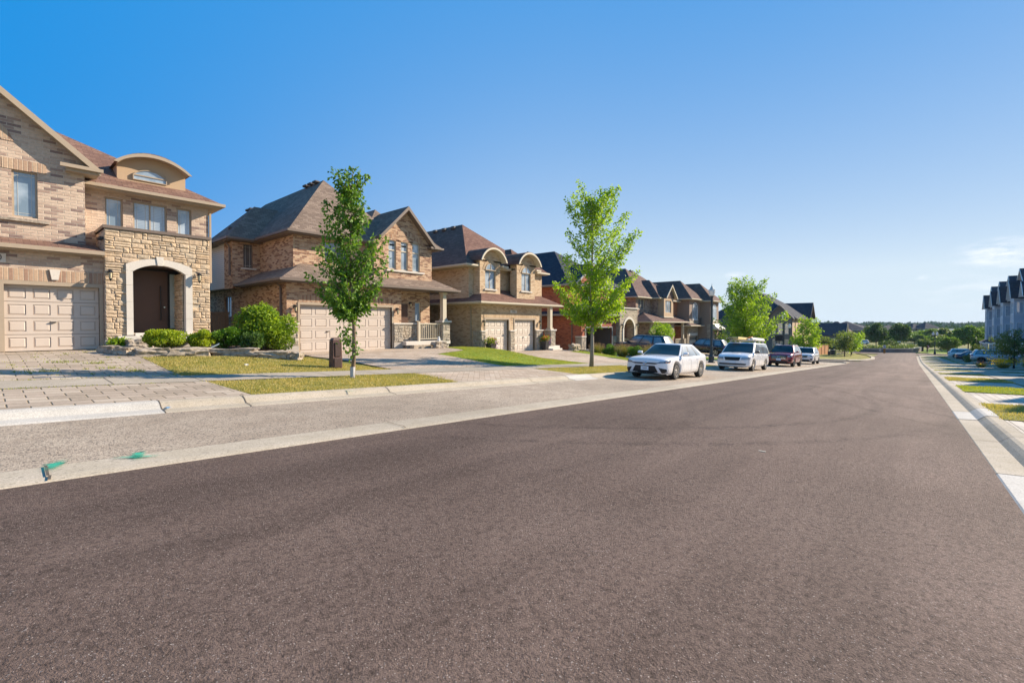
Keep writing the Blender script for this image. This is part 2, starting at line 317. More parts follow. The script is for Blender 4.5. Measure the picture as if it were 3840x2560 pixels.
b1=brick('brick_tan_mauve',[(0,(.56,.43,.33)),(.4,(.49,.365,.28)),(.72,(.36,.255,.205)),(.9,(.25,.175,.15))],(.52,.45,.36),.31,.095,.014,dirt=.08)
b1s=brick('brick_soldier_tan',[(0,(.47,.33,.225)),(.45,(.41,.275,.19)),(.8,(.33,.21,.15))],(.5,.42,.32),.105,.5,.014,dirt=.08)
b2=brick('brick_mixed_tan_brown',[(0,(.56,.385,.25)),(.42,(.48,.3,.185)),(.66,(.24,.125,.08)),(.84,(.33,.19,.12))],(.46,.38,.29),.24,.08,.012,dirt=.08)
b2s=brick('brick_soldier_brown',[(0,(.47,.315,.205)),(.5,(.36,.2,.12)),(.8,(.25,.14,.09))],(.46,.38,.29),.09,.4,.012)
b3=brick('brick_buff',[(0,(.6,.45,.29)),(.5,(.53,.375,.235)),(.85,(.42,.28,.17))],(.48,.39,.28),.24,.08,.012,dirt=.12)
b3s=brick('brick_soldier_buff',[(0,(.53,.39,.25)),(.5,(.46,.32,.195))],(.48,.39,.28),.09,.4,.012)
b4=brick('brick_red',[(0,(.4,.125,.065)),(.5,(.33,.09,.05)),(.85,(.22,.06,.04))],(.34,.2,.14),.24,.08,.012,dirt=.1)
b5=brick('brick_brown_mixed',[(0,(.38,.27,.2)),(.5,(.27,.18,.14)),(.8,(.15,.1,.09))],(.38,.31,.25),.24,.08,.012)
b6=brick('brick_orange',[(0,(.5,.2,.09)),(.5,(.42,.15,.07)),(.85,(.28,.1,.055))],(.4,.24,.16),.24,.08,.012)
b7=brick('brick_grey_brown',[(0,(.24,.19,.165)),(.5,(.2,.155,.135)),(.8,(.16,.125,.11))],(.28,.24,.2),.24,.08,.012)
stn=brick('stone_veneer_grey',[(0,(.44,.37,.28)),(.4,(.36,.3,.23)),(.75,(.29,.24,.19))],(.26,.22,.17),.34,.14,.02,dirt=.15)
block=brick('garden_wall_block',[(0,(.24,.21,.19)),(.5,(.2,.175,.16))],(.1,.09,.08),.5,.25,.02)
def shing(name,a,b,d): return brick(name,[(0,a),(.35,b),(.72,d)],tuple(x*.45 for x in a),.3,.145,.012,rough=.95,dirt=.12)
rf1=shing('shingle_russet',(.2,.115,.082),(.17,.095,.07),(.235,.14,.1)); rf2=shing('shingle_greybrown',(.21,.155,.118),(.175,.128,.098),(.245,.185,.142))
rf3=shing('shingle_brown',(.175,.095,.07),(.145,.078,.058),(.205,.115,.085)); rf4=shing('shingle_charcoal',(.04,.045,.06),(.032,.038,.05),(.05,.055,.072))
rf5=shing('shingle_brown_far',(.15,.095,.078),(.125,.078,.065),(.175,.11,.09)); rf6=shing('shingle_greyred',(.13,.105,.098),(.11,.088,.082),(.15,.12,.11))
sid=brick('siding_white',[(0,(.7,.68,.64))],(.35,.34,.33),40,.11,.016,dirt=.04,rough=.6); sidb=brick('siding_bluegrey',[(0,(.5,.53,.58)),(.5,(.53,.56,.61))],(.3,.32,.36),40,.16,.02,dirt=.05,rough=.6)
trim=plain('trim_taupe',(.39,.31,.225),.5,.05); trimb=plain('trim_brown',(.17,.13,.105),.5,.06); trimd=plain('trim_dark',(.1,.085,.075),.5,.06); trimw=plain('trim_cream',(.56,.49,.37),.5,.05); trimg=plain('trim_grey',(.3,.29,.28),.5,.05)
white=plain('white_paint',(.78,.77,.74),.5,.04); stucco=plain('stucco_tan',(.46,.33,.21),.9,.1,40,bs=.6); stuccob=plain('stucco_brown',(.27,.2,.155),.9,.1,40,bs=.6)
gdoor=plain('garage_door_taupe',(.56,.475,.40),.5,.03,3); gdoor3=plain('garage_door_cream',(.62,.54,.45),.5,.03,3); precast=plain('precast_stone',(.62,.57,.5),.85,.08,20,bs=.4)
black=plain('black_metal',(.02,.02,.022),.4,.1); rubber=plain('rubber',(.02,.02,.02),.85,.1); dkdoor=plain('door_brown',(.11,.06,.04),.4,.05); foundm=plain('foundation_concrete',(.42,.38,.33),.9,.12,8)
rock=plain('rock_grey',(.33,.275,.215),.95,.55,9,bs=1); rock2=plain('rock_tan',(.38,.31,.23),.95,.5,8,bs=1); woodf=plain('fence_board_brown',(.33,.23,.15),.85,.18,8); woodo=plain('fence_orange',(.55,.27,.12),.8,.2,8)
glA=glassmat('glass_light',(.24,.31,.38),(.36,.42,.47),17); glB=glassmat('glass_dark',(.03,.045,.055),(.07,.09,.1)); glC=glassmat('glass_sky',(.16,.22,.27),(.40,.47,.53)); glD=glassmat('glass_amber',(.34,.26,.2),(.44,.35,.28))  # sky glass: pale blue mottling paints reflected sky into the pane colour
bark=plain('bark',(.17,.135,.1),.95,.3,18,bs=1); lampgl=plain('lamp_glass',(.85,.85,.8),.15,.05,coat=.5); wlampgl=plain('wall_lamp_glass',(.62,.52,.33),.2,.1,coat=.5); postm=plain('post_dark_green',(.035,.05,.055),.4,.15)
muntm=plain('muntin_brass',(.5,.5,.46),.4,.05)
# ---------------------------------------------------------------- terrain
def base(x):
    if x<70: return -.0485*x
    if x<110: u=x-70; return -3.395-.0485*u+(.0285/80)*u*u
    if x<150: return -4.765-.02*(x-110)
    return -5.565
KN=[(-50,.9),(-1,.46),(7,.46),(9,-.06),(19.5,-.06),(21,-.6),(28.7,-.6),(31,-1.25),(42.5,-1.25),(44,-1.95),(56,-1.95),(58,-2.45),(70,-2.45)]
def ss(u): u=min(1,max(0,u)); return u*u*(3-2*u)
def Fl(x):
    if x>=70: k=min(1,(x-70)/10); return (1-k)*-2.45+k*(base(x)+.5)
    for (a,fa),(b,fb) in zip(KN,KN[1:]):
        if a<=x<=b: return fa+(fb-fa)*ss((x-a)/(b-a))
    return .9
SIDE=(67.5,79.5)                                # the side street that leaves to the left
def g(x,y):
    b=base(x)
    if y>=9.3:
        t=ss((y-12.8)/6.7); z=(1-t)*(b+.12+.03*(y-9.4))+t*(Fl(x)-.02)
        if x>60:
            s=ss((x-64)/3.5)*(1-ss((x-79.5)/4)); z=z*(1-s)+s*b
            if x>124: k=ss((x-124)/4); z=z*(1-k)+k*b
        return z
    if y<=-1.15:
        z=b+.12+.02*min(12,-y-1.2)
        if x>124: k=ss((x-124)/4); z=z*(1-k)+k*b
        return z
    return b
def drape(name,poly,mat,off=.012,h=None,step=.5,kind='structure',parent=None):
    h=h or g; bm=bmesh.new(); vs_=[bm.verts.new((x,y,0)) for x,y in poly]; bm.faces.new(vs_)
    for ax in (0,1):
        lo,hi=min(p[ax] for p in poly),max(p[ax] for p in poly); k=math.floor(lo/step)+1
        while k*step<hi-1e-4:
            co=[0,0,0]; co[ax]=k*step; no=[0,0,0]; no[ax]=1
            bmesh.ops.bisect_plane(bm,geom=bm.verts[:]+bm.edges[:]+bm.faces[:],plane_co=co,plane_no=no,dist=1e-5); k+=1
    for v in bm.verts: v.co.z=h(v.co.x,v.co.y)+off
    me=bpy.data.meshes.new(name); bmesh.ops.recalc_face_normals(bm,faces=bm.faces)
    bm.to_mesh(me); bm.free()
    if me.polygons and me.polygons[0].normal.z<0: me.flip_normals()
    uv=me.uv_layers.new(name='UVMap').data
    for l in me.loops: co=me.vertices[l.vertex_index].co; uv[l.index].uv=(co.x,co.y)
    me.polygons.foreach_set('use_smooth',[True]*len(me.polygons)); me.materials.append(mat)
    o=bpy.data.objects.new(name,me); C.objects.link(o); o.parent=parent
    if kind: o['kind']=kind
    return o
def gridmesh(name,xs,ys,fz,mat,kind='structure'):
    nx,ny=len(xs),len(ys); V=[(x,y,fz(x,y)) for x in xs for y in ys]
    F=[(i*ny+j,(i+1)*ny+j,(i+1)*ny+j+1,i*ny+j+1) for i in range(nx-1) for j in range(ny-1)]
    me=bpy.data.meshes.new(name); me.from_pydata(V,[],F); uv=me.uv_layers.new(name='UVMap').data
    for l in me.loops: co=me.vertices[l.vertex_index].co; uv[l.index].uv=(co.x,co.y)
    me.polygons.foreach_set('use_smooth',[True]*len(F)); me.materials.append(mat)
    o=bpy.data.objects.new(name,me); C.objects.link(o); o['kind']=kind; return o
def frange(a,b,s):
    n=max(1,int(round((b-a)/s))); return [a+(b-a)*i/n for i in range(n+1)]
xs=[-400,-150,-60]+frange(-30,130,1)+frange(135,200,8)+[260,400,700,1200,2200,3500]
ys=[-2500,-900,-300,-100,-50,-30]+frange(-20,-1.9,1.2)+[-1.15,-1.1,-.4,1.5,3.5,5.5,7,9.25,9.3]+frange(9.9,22,.75)+[24,28,35,50,100,300,900,2500]
gridmesh('ground',xs,sorted(ys),lambda x,y: g(x,y)-(.06 if -1.15<y<9.28 else .0)-.02,grassfar)
drape('main_road',[(-40,-.73),(150,-.73),(150,5.42),(-40,5.42)],asph,0,lambda x,y:base(x)+.02*math.exp(-((y-2.3)/3)**2),1.5)
drape('parking_lane',[(-40,5.98),(63,5.98),(66.5,5.5),(66.5,8.92),(-40,8.92)],chip,-.004,lambda x,y:base(x),1.5)
drape('side_street',[(67.6,5.45),(78.5,5.45),(78.5,8.9),(79.2,60),(66.8,60),(67.6,8.9)],asph,.006,lambda x,y:base(x),1.5)
drape('cross_street',[(128,-80),(141,-80),(140,70),(127,70)],asph,.012,lambda x,y:base(x),2.)
def profile_strip(name,x0,x1,prof,mat,joints=None,step=1.0,lat=lambda x,y:y):
    """a concrete strip along the street: prof = (y, height over the road)"""
    X=frange(x0,x1,step); mb=MB(); k=len(prof)
    for x in X: mb.v+=[(x,lat(x,p[0]),base(x)+p[1]) for p in prof]
    for i in range(len(X)-1):
        for j in range(k-1): a=i*k+j; mb.f.append((a,a+k,a+k+1,a+1))
    o=mb.build(name,mat,smooth=False); o['kind']='structure'; return o
BK=[(8.86,-.01),(8.9,.008),(9.12,.03),(9.22,.105),(9.3,.135),(9.42,.135),(9.44,.0)]
profile_strip('kerb_back',-40,66.6,BK,conc)
profile_strip('kerb_middle',-40,63.5,[(5.38,-.01),(5.41,.016),(5.5,.03),(5.9,.032),(6.0,.012),(6.02,-.01)],conc)
RK=[(-.7,-.01),(-.73,.014),(-1.0,.028),(-1.05,.075),(-1.1,.115),(-1.15,.132),(-1.3,.135),(-1.32,0)]
profile_strip('kerb_right',-40,122,RK,conc)
# fresh white lengths of kerb, joints
profile_strip('kerb_back_new',-3.0,1.9,[(a,b+.005) for a,b in BK],concw)
profile_strip('kerb_right_new',5.0,7.3,[(a,b+.005) for a,b in RK],concw); profile_strip('kerb_right_new_far',12.9,14.6,[(a,b+.005) for a,b in RK],concw); profile_strip('kerb_back_new_far',13.6,15.2,[(a,b+.005) for a,b in BK],concw)
jm=plain('joint_dark',(.1,.08,.06),.95,.2)
jb=MB()
def joint(mb,x,prof,w=.016,skew=0):
    for (a,b) in zip(prof,prof[1:]):
        za,zb=base(x)+a[1]+.009,base(x)+b[1]+.009
        mb.poly([(x-w/2,a[0],za),(x+w/2,a[0],za),(x+w/2+skew,b[0],zb),(x-w/2+skew,b[0],zb)])
for x in (-3.0,1.9,3.15,6.2,11.5,13.6,15.2,19,23,28,34,40,47,55): joint(jb,x,BK)
for x in (.36,3.94,8.6,14,18.6,23,28,34,40,48,56): joint(jb,x,[(5.41,.02),(5.5,.034),(5.9,.036),(6.0,.016)],.02 if x<1 else .014,.012)
for x in (1,5.0,7.3,9.9,12.9,14.6,18,22,26.5,31,36,42,50,60,70,85): joint(jb,x,RK)
jb.build('kerb_joints',jm)['kind']='structure'
# sidewalks, with joints
drape('sidewalk_left',[(-40,11.75),(66.5,11.75),(66.5,12.95),(-40,12.95)],concs,.02,None,.75)
drape('sidewalk_corner',[(83,12.0),(124,10.2),(124,11.6),(83,13.4)],concs,.03,None,1)
drape('sidewalk_right',[(6,-3.45),(60,-3.3),(100,-2.9),(123,-1.9),(123,-3.1),(100,-4.3),(60,-4.75),(6,-4.9)],concs,.014,None,1)
jb=MB()
for i in range(-8,44):
    x=i*1.5+.2
    jb.poly([(x,11.76,g(x,11.76)+.023),(x+.012,11.76,g(x,11.76)+.023),(x+.012,12.94,g(x,12.94)+.023),(x,12.94,g(x,12.94)+.023)])
jb.build('sidewalk_joints',jm)['kind']='structure'
# driveways
for nm,poly,m in (
 ('driveway_paved_grey',[(-6,9.43),(3.35,9.43),(3.25,11.74),(-6,11.74)],pavers1),('driveway_paved_grey_upper',[(-6,12.96),(3.1,12.96),(3.0,16.9),(2.7,21.0),(-6,21.0)],pavers1),
 ('driveway_tan',[(8.6,9.43),(14.8,9.43),(14.9,11.74),(8.9,11.74)],pavers2),('driveway_tan_upper',[(8.95,12.96),(14.6,12.96),(14.5,17.4),(17.1,18.3),(18.2,21.2),(16.5,22.3),(9.3,22.1),(9.2,17.5)],pavers2),
 ('driveway_double',[(22.3,9.43),(27,9.43),(27,11.74),(22.4,11.74)],pavers2),('driveway_double_upper',[(21.4,12.96),(27.4,12.96),(27.4,18.4),(29.3,18.9),(29.3,20.6),(27.6,21.1),(21.2,21.1)],pavers2),
 ('driveway_red_house',[(31.5,9.43),(37.8,9.43),(37.8,11.74),(31.5,11.74)],pavers2),('driveway_red_house_upper',[(31.5,12.96),(37.6,12.96),(37.6,21),(31.6,21)],pavers2),
 ('driveway_brown_house',[(48,9.43),(54.5,9.43),(54.5,11.74),(48,11.74)],pavers2),('driveway_brown_house_upper',[(48,12.96),(54.5,12.96),(54.5,22),(48,22)],pavers2),
 ('driveway_tower_house',[(58,9.43),(63.5,9.43),(63.5,11.74),(58,11.74)],pavers2),('driveway_tower_house_upper',[(58,12.96),(63.5,12.96),(63.5,21),(58,21)],pavers2)):
    drape(nm,poly,m,.014)
for k in range(-2,14):
    x=16.1+8.4*k+.1; w=4.4
    if k<-1: x,w=-2,14.4
    elif k==-1: continue
    drape('driveway_townhouse',[(x,-1.31),(x+w,-1.31),(x+w,-3.3),(x,-3.3)],pavers3,.008,None,1)
    if k>=0: drape('driveway_townhouse_upper',[(x,-4.8),(x+w,-4.8),(x+w,-12),(x,-12)],pavers3,.008,None,1)
# lawns
LAWNS=[('lawn_corner_yard',[(3.12,12.97),(8.9,12.97),(8.6,14.6),(7.7,16.4),(7.3,16.1),(3.05,16.75)],grassm),('lawn_boulevard_first',[(3.4,9.45),(8.6,9.45),(9.0,10.6),(8.85,11.74),(3.25,11.74)],grassm),
 ('lawn_wedge',[(14.65,12.97),(21.35,12.97),(21.15,21),(18.3,21.1),(17.2,18.3),(14.55,17.4)],grassg),('lawn_boulevard_second',[(14.85,9.45),(22.2,9.45),(22.35,11.74),(15,11.74)],grassm),
 ('lawn_hedge_side',[(27.45,12.97),(31.45,12.97),(31.5,20),(29.4,20),(29.35,18.5),(27.5,18.3)],grassg),('lawn_boulevard_third',[(27.1,9.45),(31.4,9.45),(31.4,11.74),(27.1,11.74)],grassm),
 ('lawn_far_yard',[(37.7,12.97),(47.9,12.97),(47.9,21),(37.7,21)],grassg),('lawn_boulevard_fourth',[(37.9,9.45),(47.9,9.45),(47.9,11.74),(37.9,11.74)],grassm)]
for nm,poly,m in LAWNS: drape(nm,poly,m,.004)
for k in range(0,13):
    x=12.4+8.4*k; drape('lawn_boulevard_right',[(x,-1.31),(x+3.8,-1.31),(x+3.8,-3.35),(x,-3.35)],grassm if k!=1 else grassg,.02,None,1)
# grassed corner beyond the side street with its kerb
cor=[(79.6,10.5),(81.5,7.2),(86,5.6),(94,5.0),(104,5.4),(113,6.6),(121,8.8),(124,11.0),(124,30),(79.9,30)]
drape('lawn_street_corner',cor,grassm,.03,None,2)
kb=MB()
for (a,b) in zip(cor[:8],cor[1:9]):
    A,B=Vector((*a,0)),Vector((*b,0)); n=(B-A).normalized().cross(Vector((0,0,1))); 
    q=[A,B,B+n*.5,A+n*.5]; kb.hexa([(p.x,p.y,base(p.x)-.03) for p in q],[(p.x,p.y,base(p.x)+h) for p,h in zip(q,(.16,.16,.07,.07))])
kb.build('kerb_corner',conc)['kind']='structure'
kb=MB()
e=[(63.2,5.7),(66,5.6),(67.6,5.9),(67.6,9.2),(66.9,11.5)]
for (a,b) in zip(e,e[1:]):
    A,B=Vector((*a,0)),Vector((*b,0)); n=(B-A).normalized().cross(Vector((0,0,1))); q=[A-n*.22,B-n*.22,B+n*.22,A+n*.22]
    kb.hexa([(p.x,p.y,base(p.x)-.03) for p in q],[(p.x,p.y,base(p.x)+.1) for p in q])
kb.build('kerb_lane_end',conc)['kind']='structure'
# utility paint on the kerbs
def sprayed(name,col,x,y,w,h,ang,zz,seed):
    m=newmat('spray_'+name); T=NT(m); tc=T.n('ShaderNodeTexCoord'); nz=T.n('ShaderNodeTexNoise',{'Vector':tc.outputs['Object'],'Scale':22,'Detail':6,'Roughness':.8})
    gr=T.n('ShaderNodeTexNoise',{'Vector':tc.outputs['Object'],'Scale':160,'Detail':2}); a=T.n('ShaderNodeMath',{0:nz.outputs[0],1:gr.outputs[0]},operation='ADD')
    uv=T.n('ShaderNodeUVMap'); d=T.n('ShaderNodeVectorMath',{0:uv.outputs[0],1:(.5,.5,0)},operation='DISTANCE'); r=T.n('ShaderNodeMapRange',{0:d.outputs['Value'],1:.1,2:.5,3:.25,4:-.32})
    s=T.n('ShaderNodeMath',{0:a.outputs[0],1:r.outputs[0]},operation='ADD'); f=T.n('ShaderNodeMapRange',{0:s.outputs[0],1:.78,2:1.2,3:0,4:.9})
    b=T.n('ShaderNodeBsdfPrincipled',{'Base Color':c4(col),'Roughness':.9}); tr=T.n('ShaderNodeBsdfTransparent'); ms=T.n('ShaderNodeMixShader',{0:f.outputs[0],1:tr.outputs[0],2:b.outputs[0]}); o=T.n('ShaderNodeOutputMaterial'); T.l(ms.outputs[0],o.inputs[0])
    mb=MB(); n=8; c_,s_=math.cos(ang),math.sin(ang)
    me=bpy.data.meshes.new(name); V=[];F=[];UV=[]
    for i in range(n+1):
        for j in range(5):
            u,v=(i/n-.5)*w,(j/4-.5)*h; X,Y=x+u*c_-v*s_,y+u*s_+v*c_; V.append((X,Y,base(X)+zz(Y))); UV.append((i/n,j/4))
    for i in range(n):
        for j in range(4): F.append((i*5+j,(i+1)*5+j,(i+1)*5+j+1,i*5+j+1))
    me.from_pydata(V,[],F); l=me.uv_layers.new(name='UVMap').data
    for lp in me.loops: l[lp.index].uv=UV[lp.vertex_index]
    me.materials.append(m); o=bpy.data.objects.new('utility_paint_mark',me); C.objects.link(o); o['kind']='structure'
def mid(Y): return .045 if 5.38<Y<6.02 else .012
green=(.02,.35,.22)
sprayed('a',green,.44,5.95,.7,.17,R(77),mid,1); sprayed('b',green,1.0,5.77,.42,.13,R(-30),mid,2); sprayed('c',green,1.03,5.88,.6,.14,R(78),mid,3)
sprayed('e',(.1,.3,.5),1.98,9.1,.45,.09,R(80),lambda Y:.055,5); sprayed('f',green,5.2,9.2,.5,.06,R(120),lambda Y:.12,6)
# ---------------------------------------------------------------- grass blades and weeds
def inpoly(px,py,poly):
    c=np.zeros(len(px),bool); n=len(poly)
    for i in range(n):
        x1,y1=poly[i]; x2,y2=poly[(i+1)%n]
        m=((y1>py)!=(y2>py))&(px<(x2-x1)*(py-y1)/((y2-y1)+1e-12)+x1); c^=m
    return c
def trimesh(name,V,F,mat,parent=None,quads=False):
    me=bpy.data.meshes.new(name); k=4 if quads else 3; nf=len(F)
    me.vertices.add(len(V)); me.vertices.foreach_set('co',V.astype(np.float32).ravel()); me.loops.add(nf*k); me.loops.foreach_set('vertex_index',F.astype(np.int32).ravel())
    me.polygons.add(nf); me.polygons.foreach_set('loop_start',np.arange(0,nf*k,k,dtype=np.int32)); me.polygons.foreach_set('loop_total',np.full(nf,k,dtype=np.int32))
    me.update(); me.validate(); me.materials.append(mat); o=bpy.data.objects.new(name,me); C.objects.link(o); o.parent=parent; return o
gblade=leafmat('grass_blade',(.17,.2,.035),(.52,.41,.16),.3); gbladeg=leafmat('grass_blade_fresh',(.13,.2,.02),(.37,.36,.07),.35)
def blades(name,poly,dens,mat,hh=(.025,.06),label='grass'):
    xs_=[p[0] for p in poly]; ys_=[p[1] for p in poly]; A=(max(xs_)-min(xs_))*(max(ys_)-min(ys_)); n=int(A*dens)
    px=rng.uniform(min(xs_),max(xs_),n); py=rng.uniform(min(ys_),max(ys_),n); m=inpoly(px,py,poly); px,py=px[m],py[m]; n=len(px)
    px=px+rng.normal(0,.03,n); py=py+rng.normal(0,.03,n); z=np.array([g(a,b) for a,b in zip(px,py)]); t=rng.uniform(0,2*np.pi,n); w=rng.uniform(.005,.011,n); h=rng.uniform(*hh,n)*(.65+.7*np.clip(.5+.5*np.sin(px*2.3+np.sin(py*3.1)*1.7)*np.cos(py*2.7+px*.9),0,1))
    dx,dy=np.cos(t)*w,np.sin(t)*w; lx,ly=rng.normal(0,.4,n)*h,rng.normal(0,.4,n)*h
    V=np.stack([np.stack([px-dx,py-dy,z],1),np.stack([px+dx,py+dy,z],1),np.stack([px+lx,py+ly,z+h],1)],1).reshape(-1,3); F=np.arange(3*n).reshape(-1,3)
    o=trimesh(name,V,F,mat); setp(o,label,'grass',kind='stuff')
for i,(nm,poly,m) in enumerate(LAWNS[:6]):
    blades('grass',poly,[1500,1500,700,700,500,500][i],gbladeg if m is grassg else gblade,(.02,.05),'short dry grass on the '+nm.replace('_',' '))
for k in range(3): x=12.4+8.4*k; blades('grass',[(x,-1.3),(x+3.8,-1.3),(x+3.8,-3.4),(x,-3.4)],900,gbladeg if k==1 else gblade,(.03,.08),'short grass between the townhouse driveways')
V=[];n=0
def tuft(x,y,k,r,hh):
    for _ in range(k):
        a=random.gauss(x,r); b=random.gauss(y,r*.4); z=g(a,b)+.01; h=random.uniform(.4,1)*hh; t=random.uniform(0,6.28); w=.008
        V.extend([(a-w*math.cos(t),b-w*math.sin(t),z),(a+w*math.cos(t),b+w*math.sin(t),z),(a+random.gauss(0,.6)*h,b+random.gauss(0,.6)*h,z+h)])
for _ in range(70): tuft(round(random.uniform(-2,3)/.23)*.23,random.uniform(13.1,19.5),14,.03,.06) if random.random()<.5 else tuft(random.uniform(-1,3),round(random.uniform(13.1,20)/.31)*.31,12,.12,.045)
for x,y in ((1.3,16.0),(1.9,15.6),(2.1,14.6),(.9,14.3),(2.4,14.0)): tuft(x,y,60,.14,.1)
for _ in range(46): tuft(random.uniform(-1,3.3),random.choice((11.72,12.98)),10,.1,.04)
V=np.array(V); setp(trimesh('weeds',V,np.arange(len(V)).reshape(-1,3),gbladeg),'green weeds growing in the joints of the grey paved driveway','weeds',kind='stuff')
# ---------------------------------------------------------------- house components
def window(par,face,c,u0,u1,v0,v1,gl=glA,fr=trim,cols=1,rows=1,o=-.13,b=.05,arch=0,border=False,name='window'):
    """frame > pane; arch = rise of a curved head above v1"""
    m=MB()
    m.fb(face,c,u0,u0+b,v0,v1,o,o+.07); m.fb(face,c,u1-b,u1,v0,v1,o,o+.07); m.fb(face,c,u0+b,u1-b,v0,v0+b,o,o+.07)
    if arch: arcband(m,face,c,u0+b,u1-b,v1,arch-b,b,o,o+.07); m.fb(face,c,u0+b,u1-b,v1-.02,v1+.02,o,o+.06)
    else: m.fb(face,c,u0+b,u1-b,v1-b,v1,o,o+.07)
    for i in range(1,cols): x=u0+(u1-u0)*i/cols; m.fb(face,c,x-.022,x+.022,v0+b,v1-(0 if arch else b),o,o+.055)
    for j in range(1,rows): z=v0+(v1-v0)*j/rows; m.fb(face,c,u0+b,u1-b,z-.022,z+.022,o,o+.05)
    if arch and cols>1: m.fb(face,c,(u0+u1)/2-.015,(u0+u1)/2+.015,v1,v1+arch-b,o,o+.05)
    f=m.build(name,fr,par)
    p=MB(); e=o+.03
    p.poly([pt(face,c,u0,v0,e),pt(face,c,u1,v0,e),pt(face,c,u1,v1,e),pt(face,c,u0,v1,e)])
    if arch: arcfill(p,face,c,u0+b*.5,u1-b*.5,v1,arch-b*.5,e)
    p.build('pane',gl,f)
    if border:                                  # leaded border lines inside each light
        m=MB(); w=(u1-u0)/cols
        for i in range(cols):
            a,d=u0+w*i+.13,u0+w*(i+1)-.13
            for x in (a,d): m.fb(face,c,x-.006,x+.006,v0+b,v1-b,e,e+.008)
            for z in (v0+.14,v1-.14): m.fb(face,c,u0+w*i+.03,u0+w*(i+1)-.03,z-.006,z+.006,e,e+.007)
        m.build('muntin',muntm,f)
    return f
def garage(par,c,u0,u1,v0,v1,cols,mat=gdoor,rows=4,trimmat=trim,glass_row=False,handle=True,name='garage_door'):
    m=MB(); H=(v1-v0)/rows; Wd=(u1-u0)/cols; holes=[]
    for i in range(cols):
        for j in range(rows): holes.append((u0+Wd*i+.075,u0+Wd*(i+1)-.075,v0+H*j+.095,v0+H*(j+1)-.095))
    panel(m,'F',c+.14,u0,u1,v0,v1,holes,.028)
    for h in holes:
        q=lambda e,o:[pt('F',c+.14,*p,o) for p in ((h[0]+e,h[2]+e),(h[1]-e,h[2]+e),(h[1]-e,h[3]-e),(h[0]+e,h[3]-e))]
        m.hexa(q(.0,-.028),q(.045,-.004))
    d=m.build(name,mat,par)
    s=MB()
    for j in range(1,rows): s.fb('F',c+.14,u0,u1,v0+H*j-.007,v0+H*j+.007,-.01,.0035)
    s.build('panel_seam',trimb,d)
    if handle: MB().fb('F',c+.14,(u0+u1)/2-.01 if cols<3 else u0+Wd*2-.07,(u0+u1)/2+.01 if cols<3 else u0+Wd*2+.05,v0+H*1.72,v0+H*1.78,0,.05).build('handle',black,d)
    if glass_row:
        for i in range(cols): MB().fb('F',c+.14,u0+Wd*i+.1,u0+Wd*(i+1)-.1,v0+H*3+.1,v0+H*4-.1,0,.01).build('pane',glB,d)
    t=MB(); t.fb('F',c,u0-.1,u0,v0,v1+.12,-.1,.03); t.fb('F',c,u1,u1+.1,v0,v1+.12,-.1,.03); t.fb('F',c,u0,u1,v1,v1+.12,-.1,.028)
    t.build('garage_door_frame',trimmat,par); return d
def wall_lamp(par,face,c,u,v,s=1.):
    m=MB(); b=pt(face,c,u,v,.13*s); 
    m.fb(face,c,u-.04*s,u+.04*s,v-.02*s,v+.12*s,0,.02*s); m.tube([pt(face,c,u,v+.06*s,.01),pt(face,c,u,v+.12*s,.07*s),pt(face,c,u,v+.09*s,.13*s)],.012*s,6)
    m.lathe((b[0],b[1],b[2]),[(.02*s,.1*s),(.085*s,.03*s),(.085*s,.015*s)],10); m.lathe((b[0],b[1],b[2]-.2*s),[(.01*s,-.06*s),(.03*s,0),(.05*s,.025*s)],8)
    for k in range(4):
        t=math.pi/4+k*math.pi/2; m.tube([(b[0]+.07*s*math.cos(t),b[1]+.07*s*math.sin(t),b[2]+.02*s),(b[0]+.045*s*math.cos(t),b[1]+.045*s*math.sin(t),b[2]-.18*s)],.006*s,4)
    f=m.build('wall_lamp',black,par); MB().lathe((b[0],b[1],b[2]),[(.062*s,.012*s),(.04*s,-.17*s)],8).build('lamp_glass',wlampgl,f); return f
def downspout(par,face,c,u,v0,v1,mat=trim,top=None):
    m=MB(); m.fb(face,c,u-.04,u+.04,v0,v1,.02,.1)
    if top: m.tube([pt(face,c,u,v1-.02,.06),pt(face,c,u,v1+.12,.1),pt(face,c,u+top[0],v1+.3,top[1])],.04,6)
    m.build('downspout',mat,par)
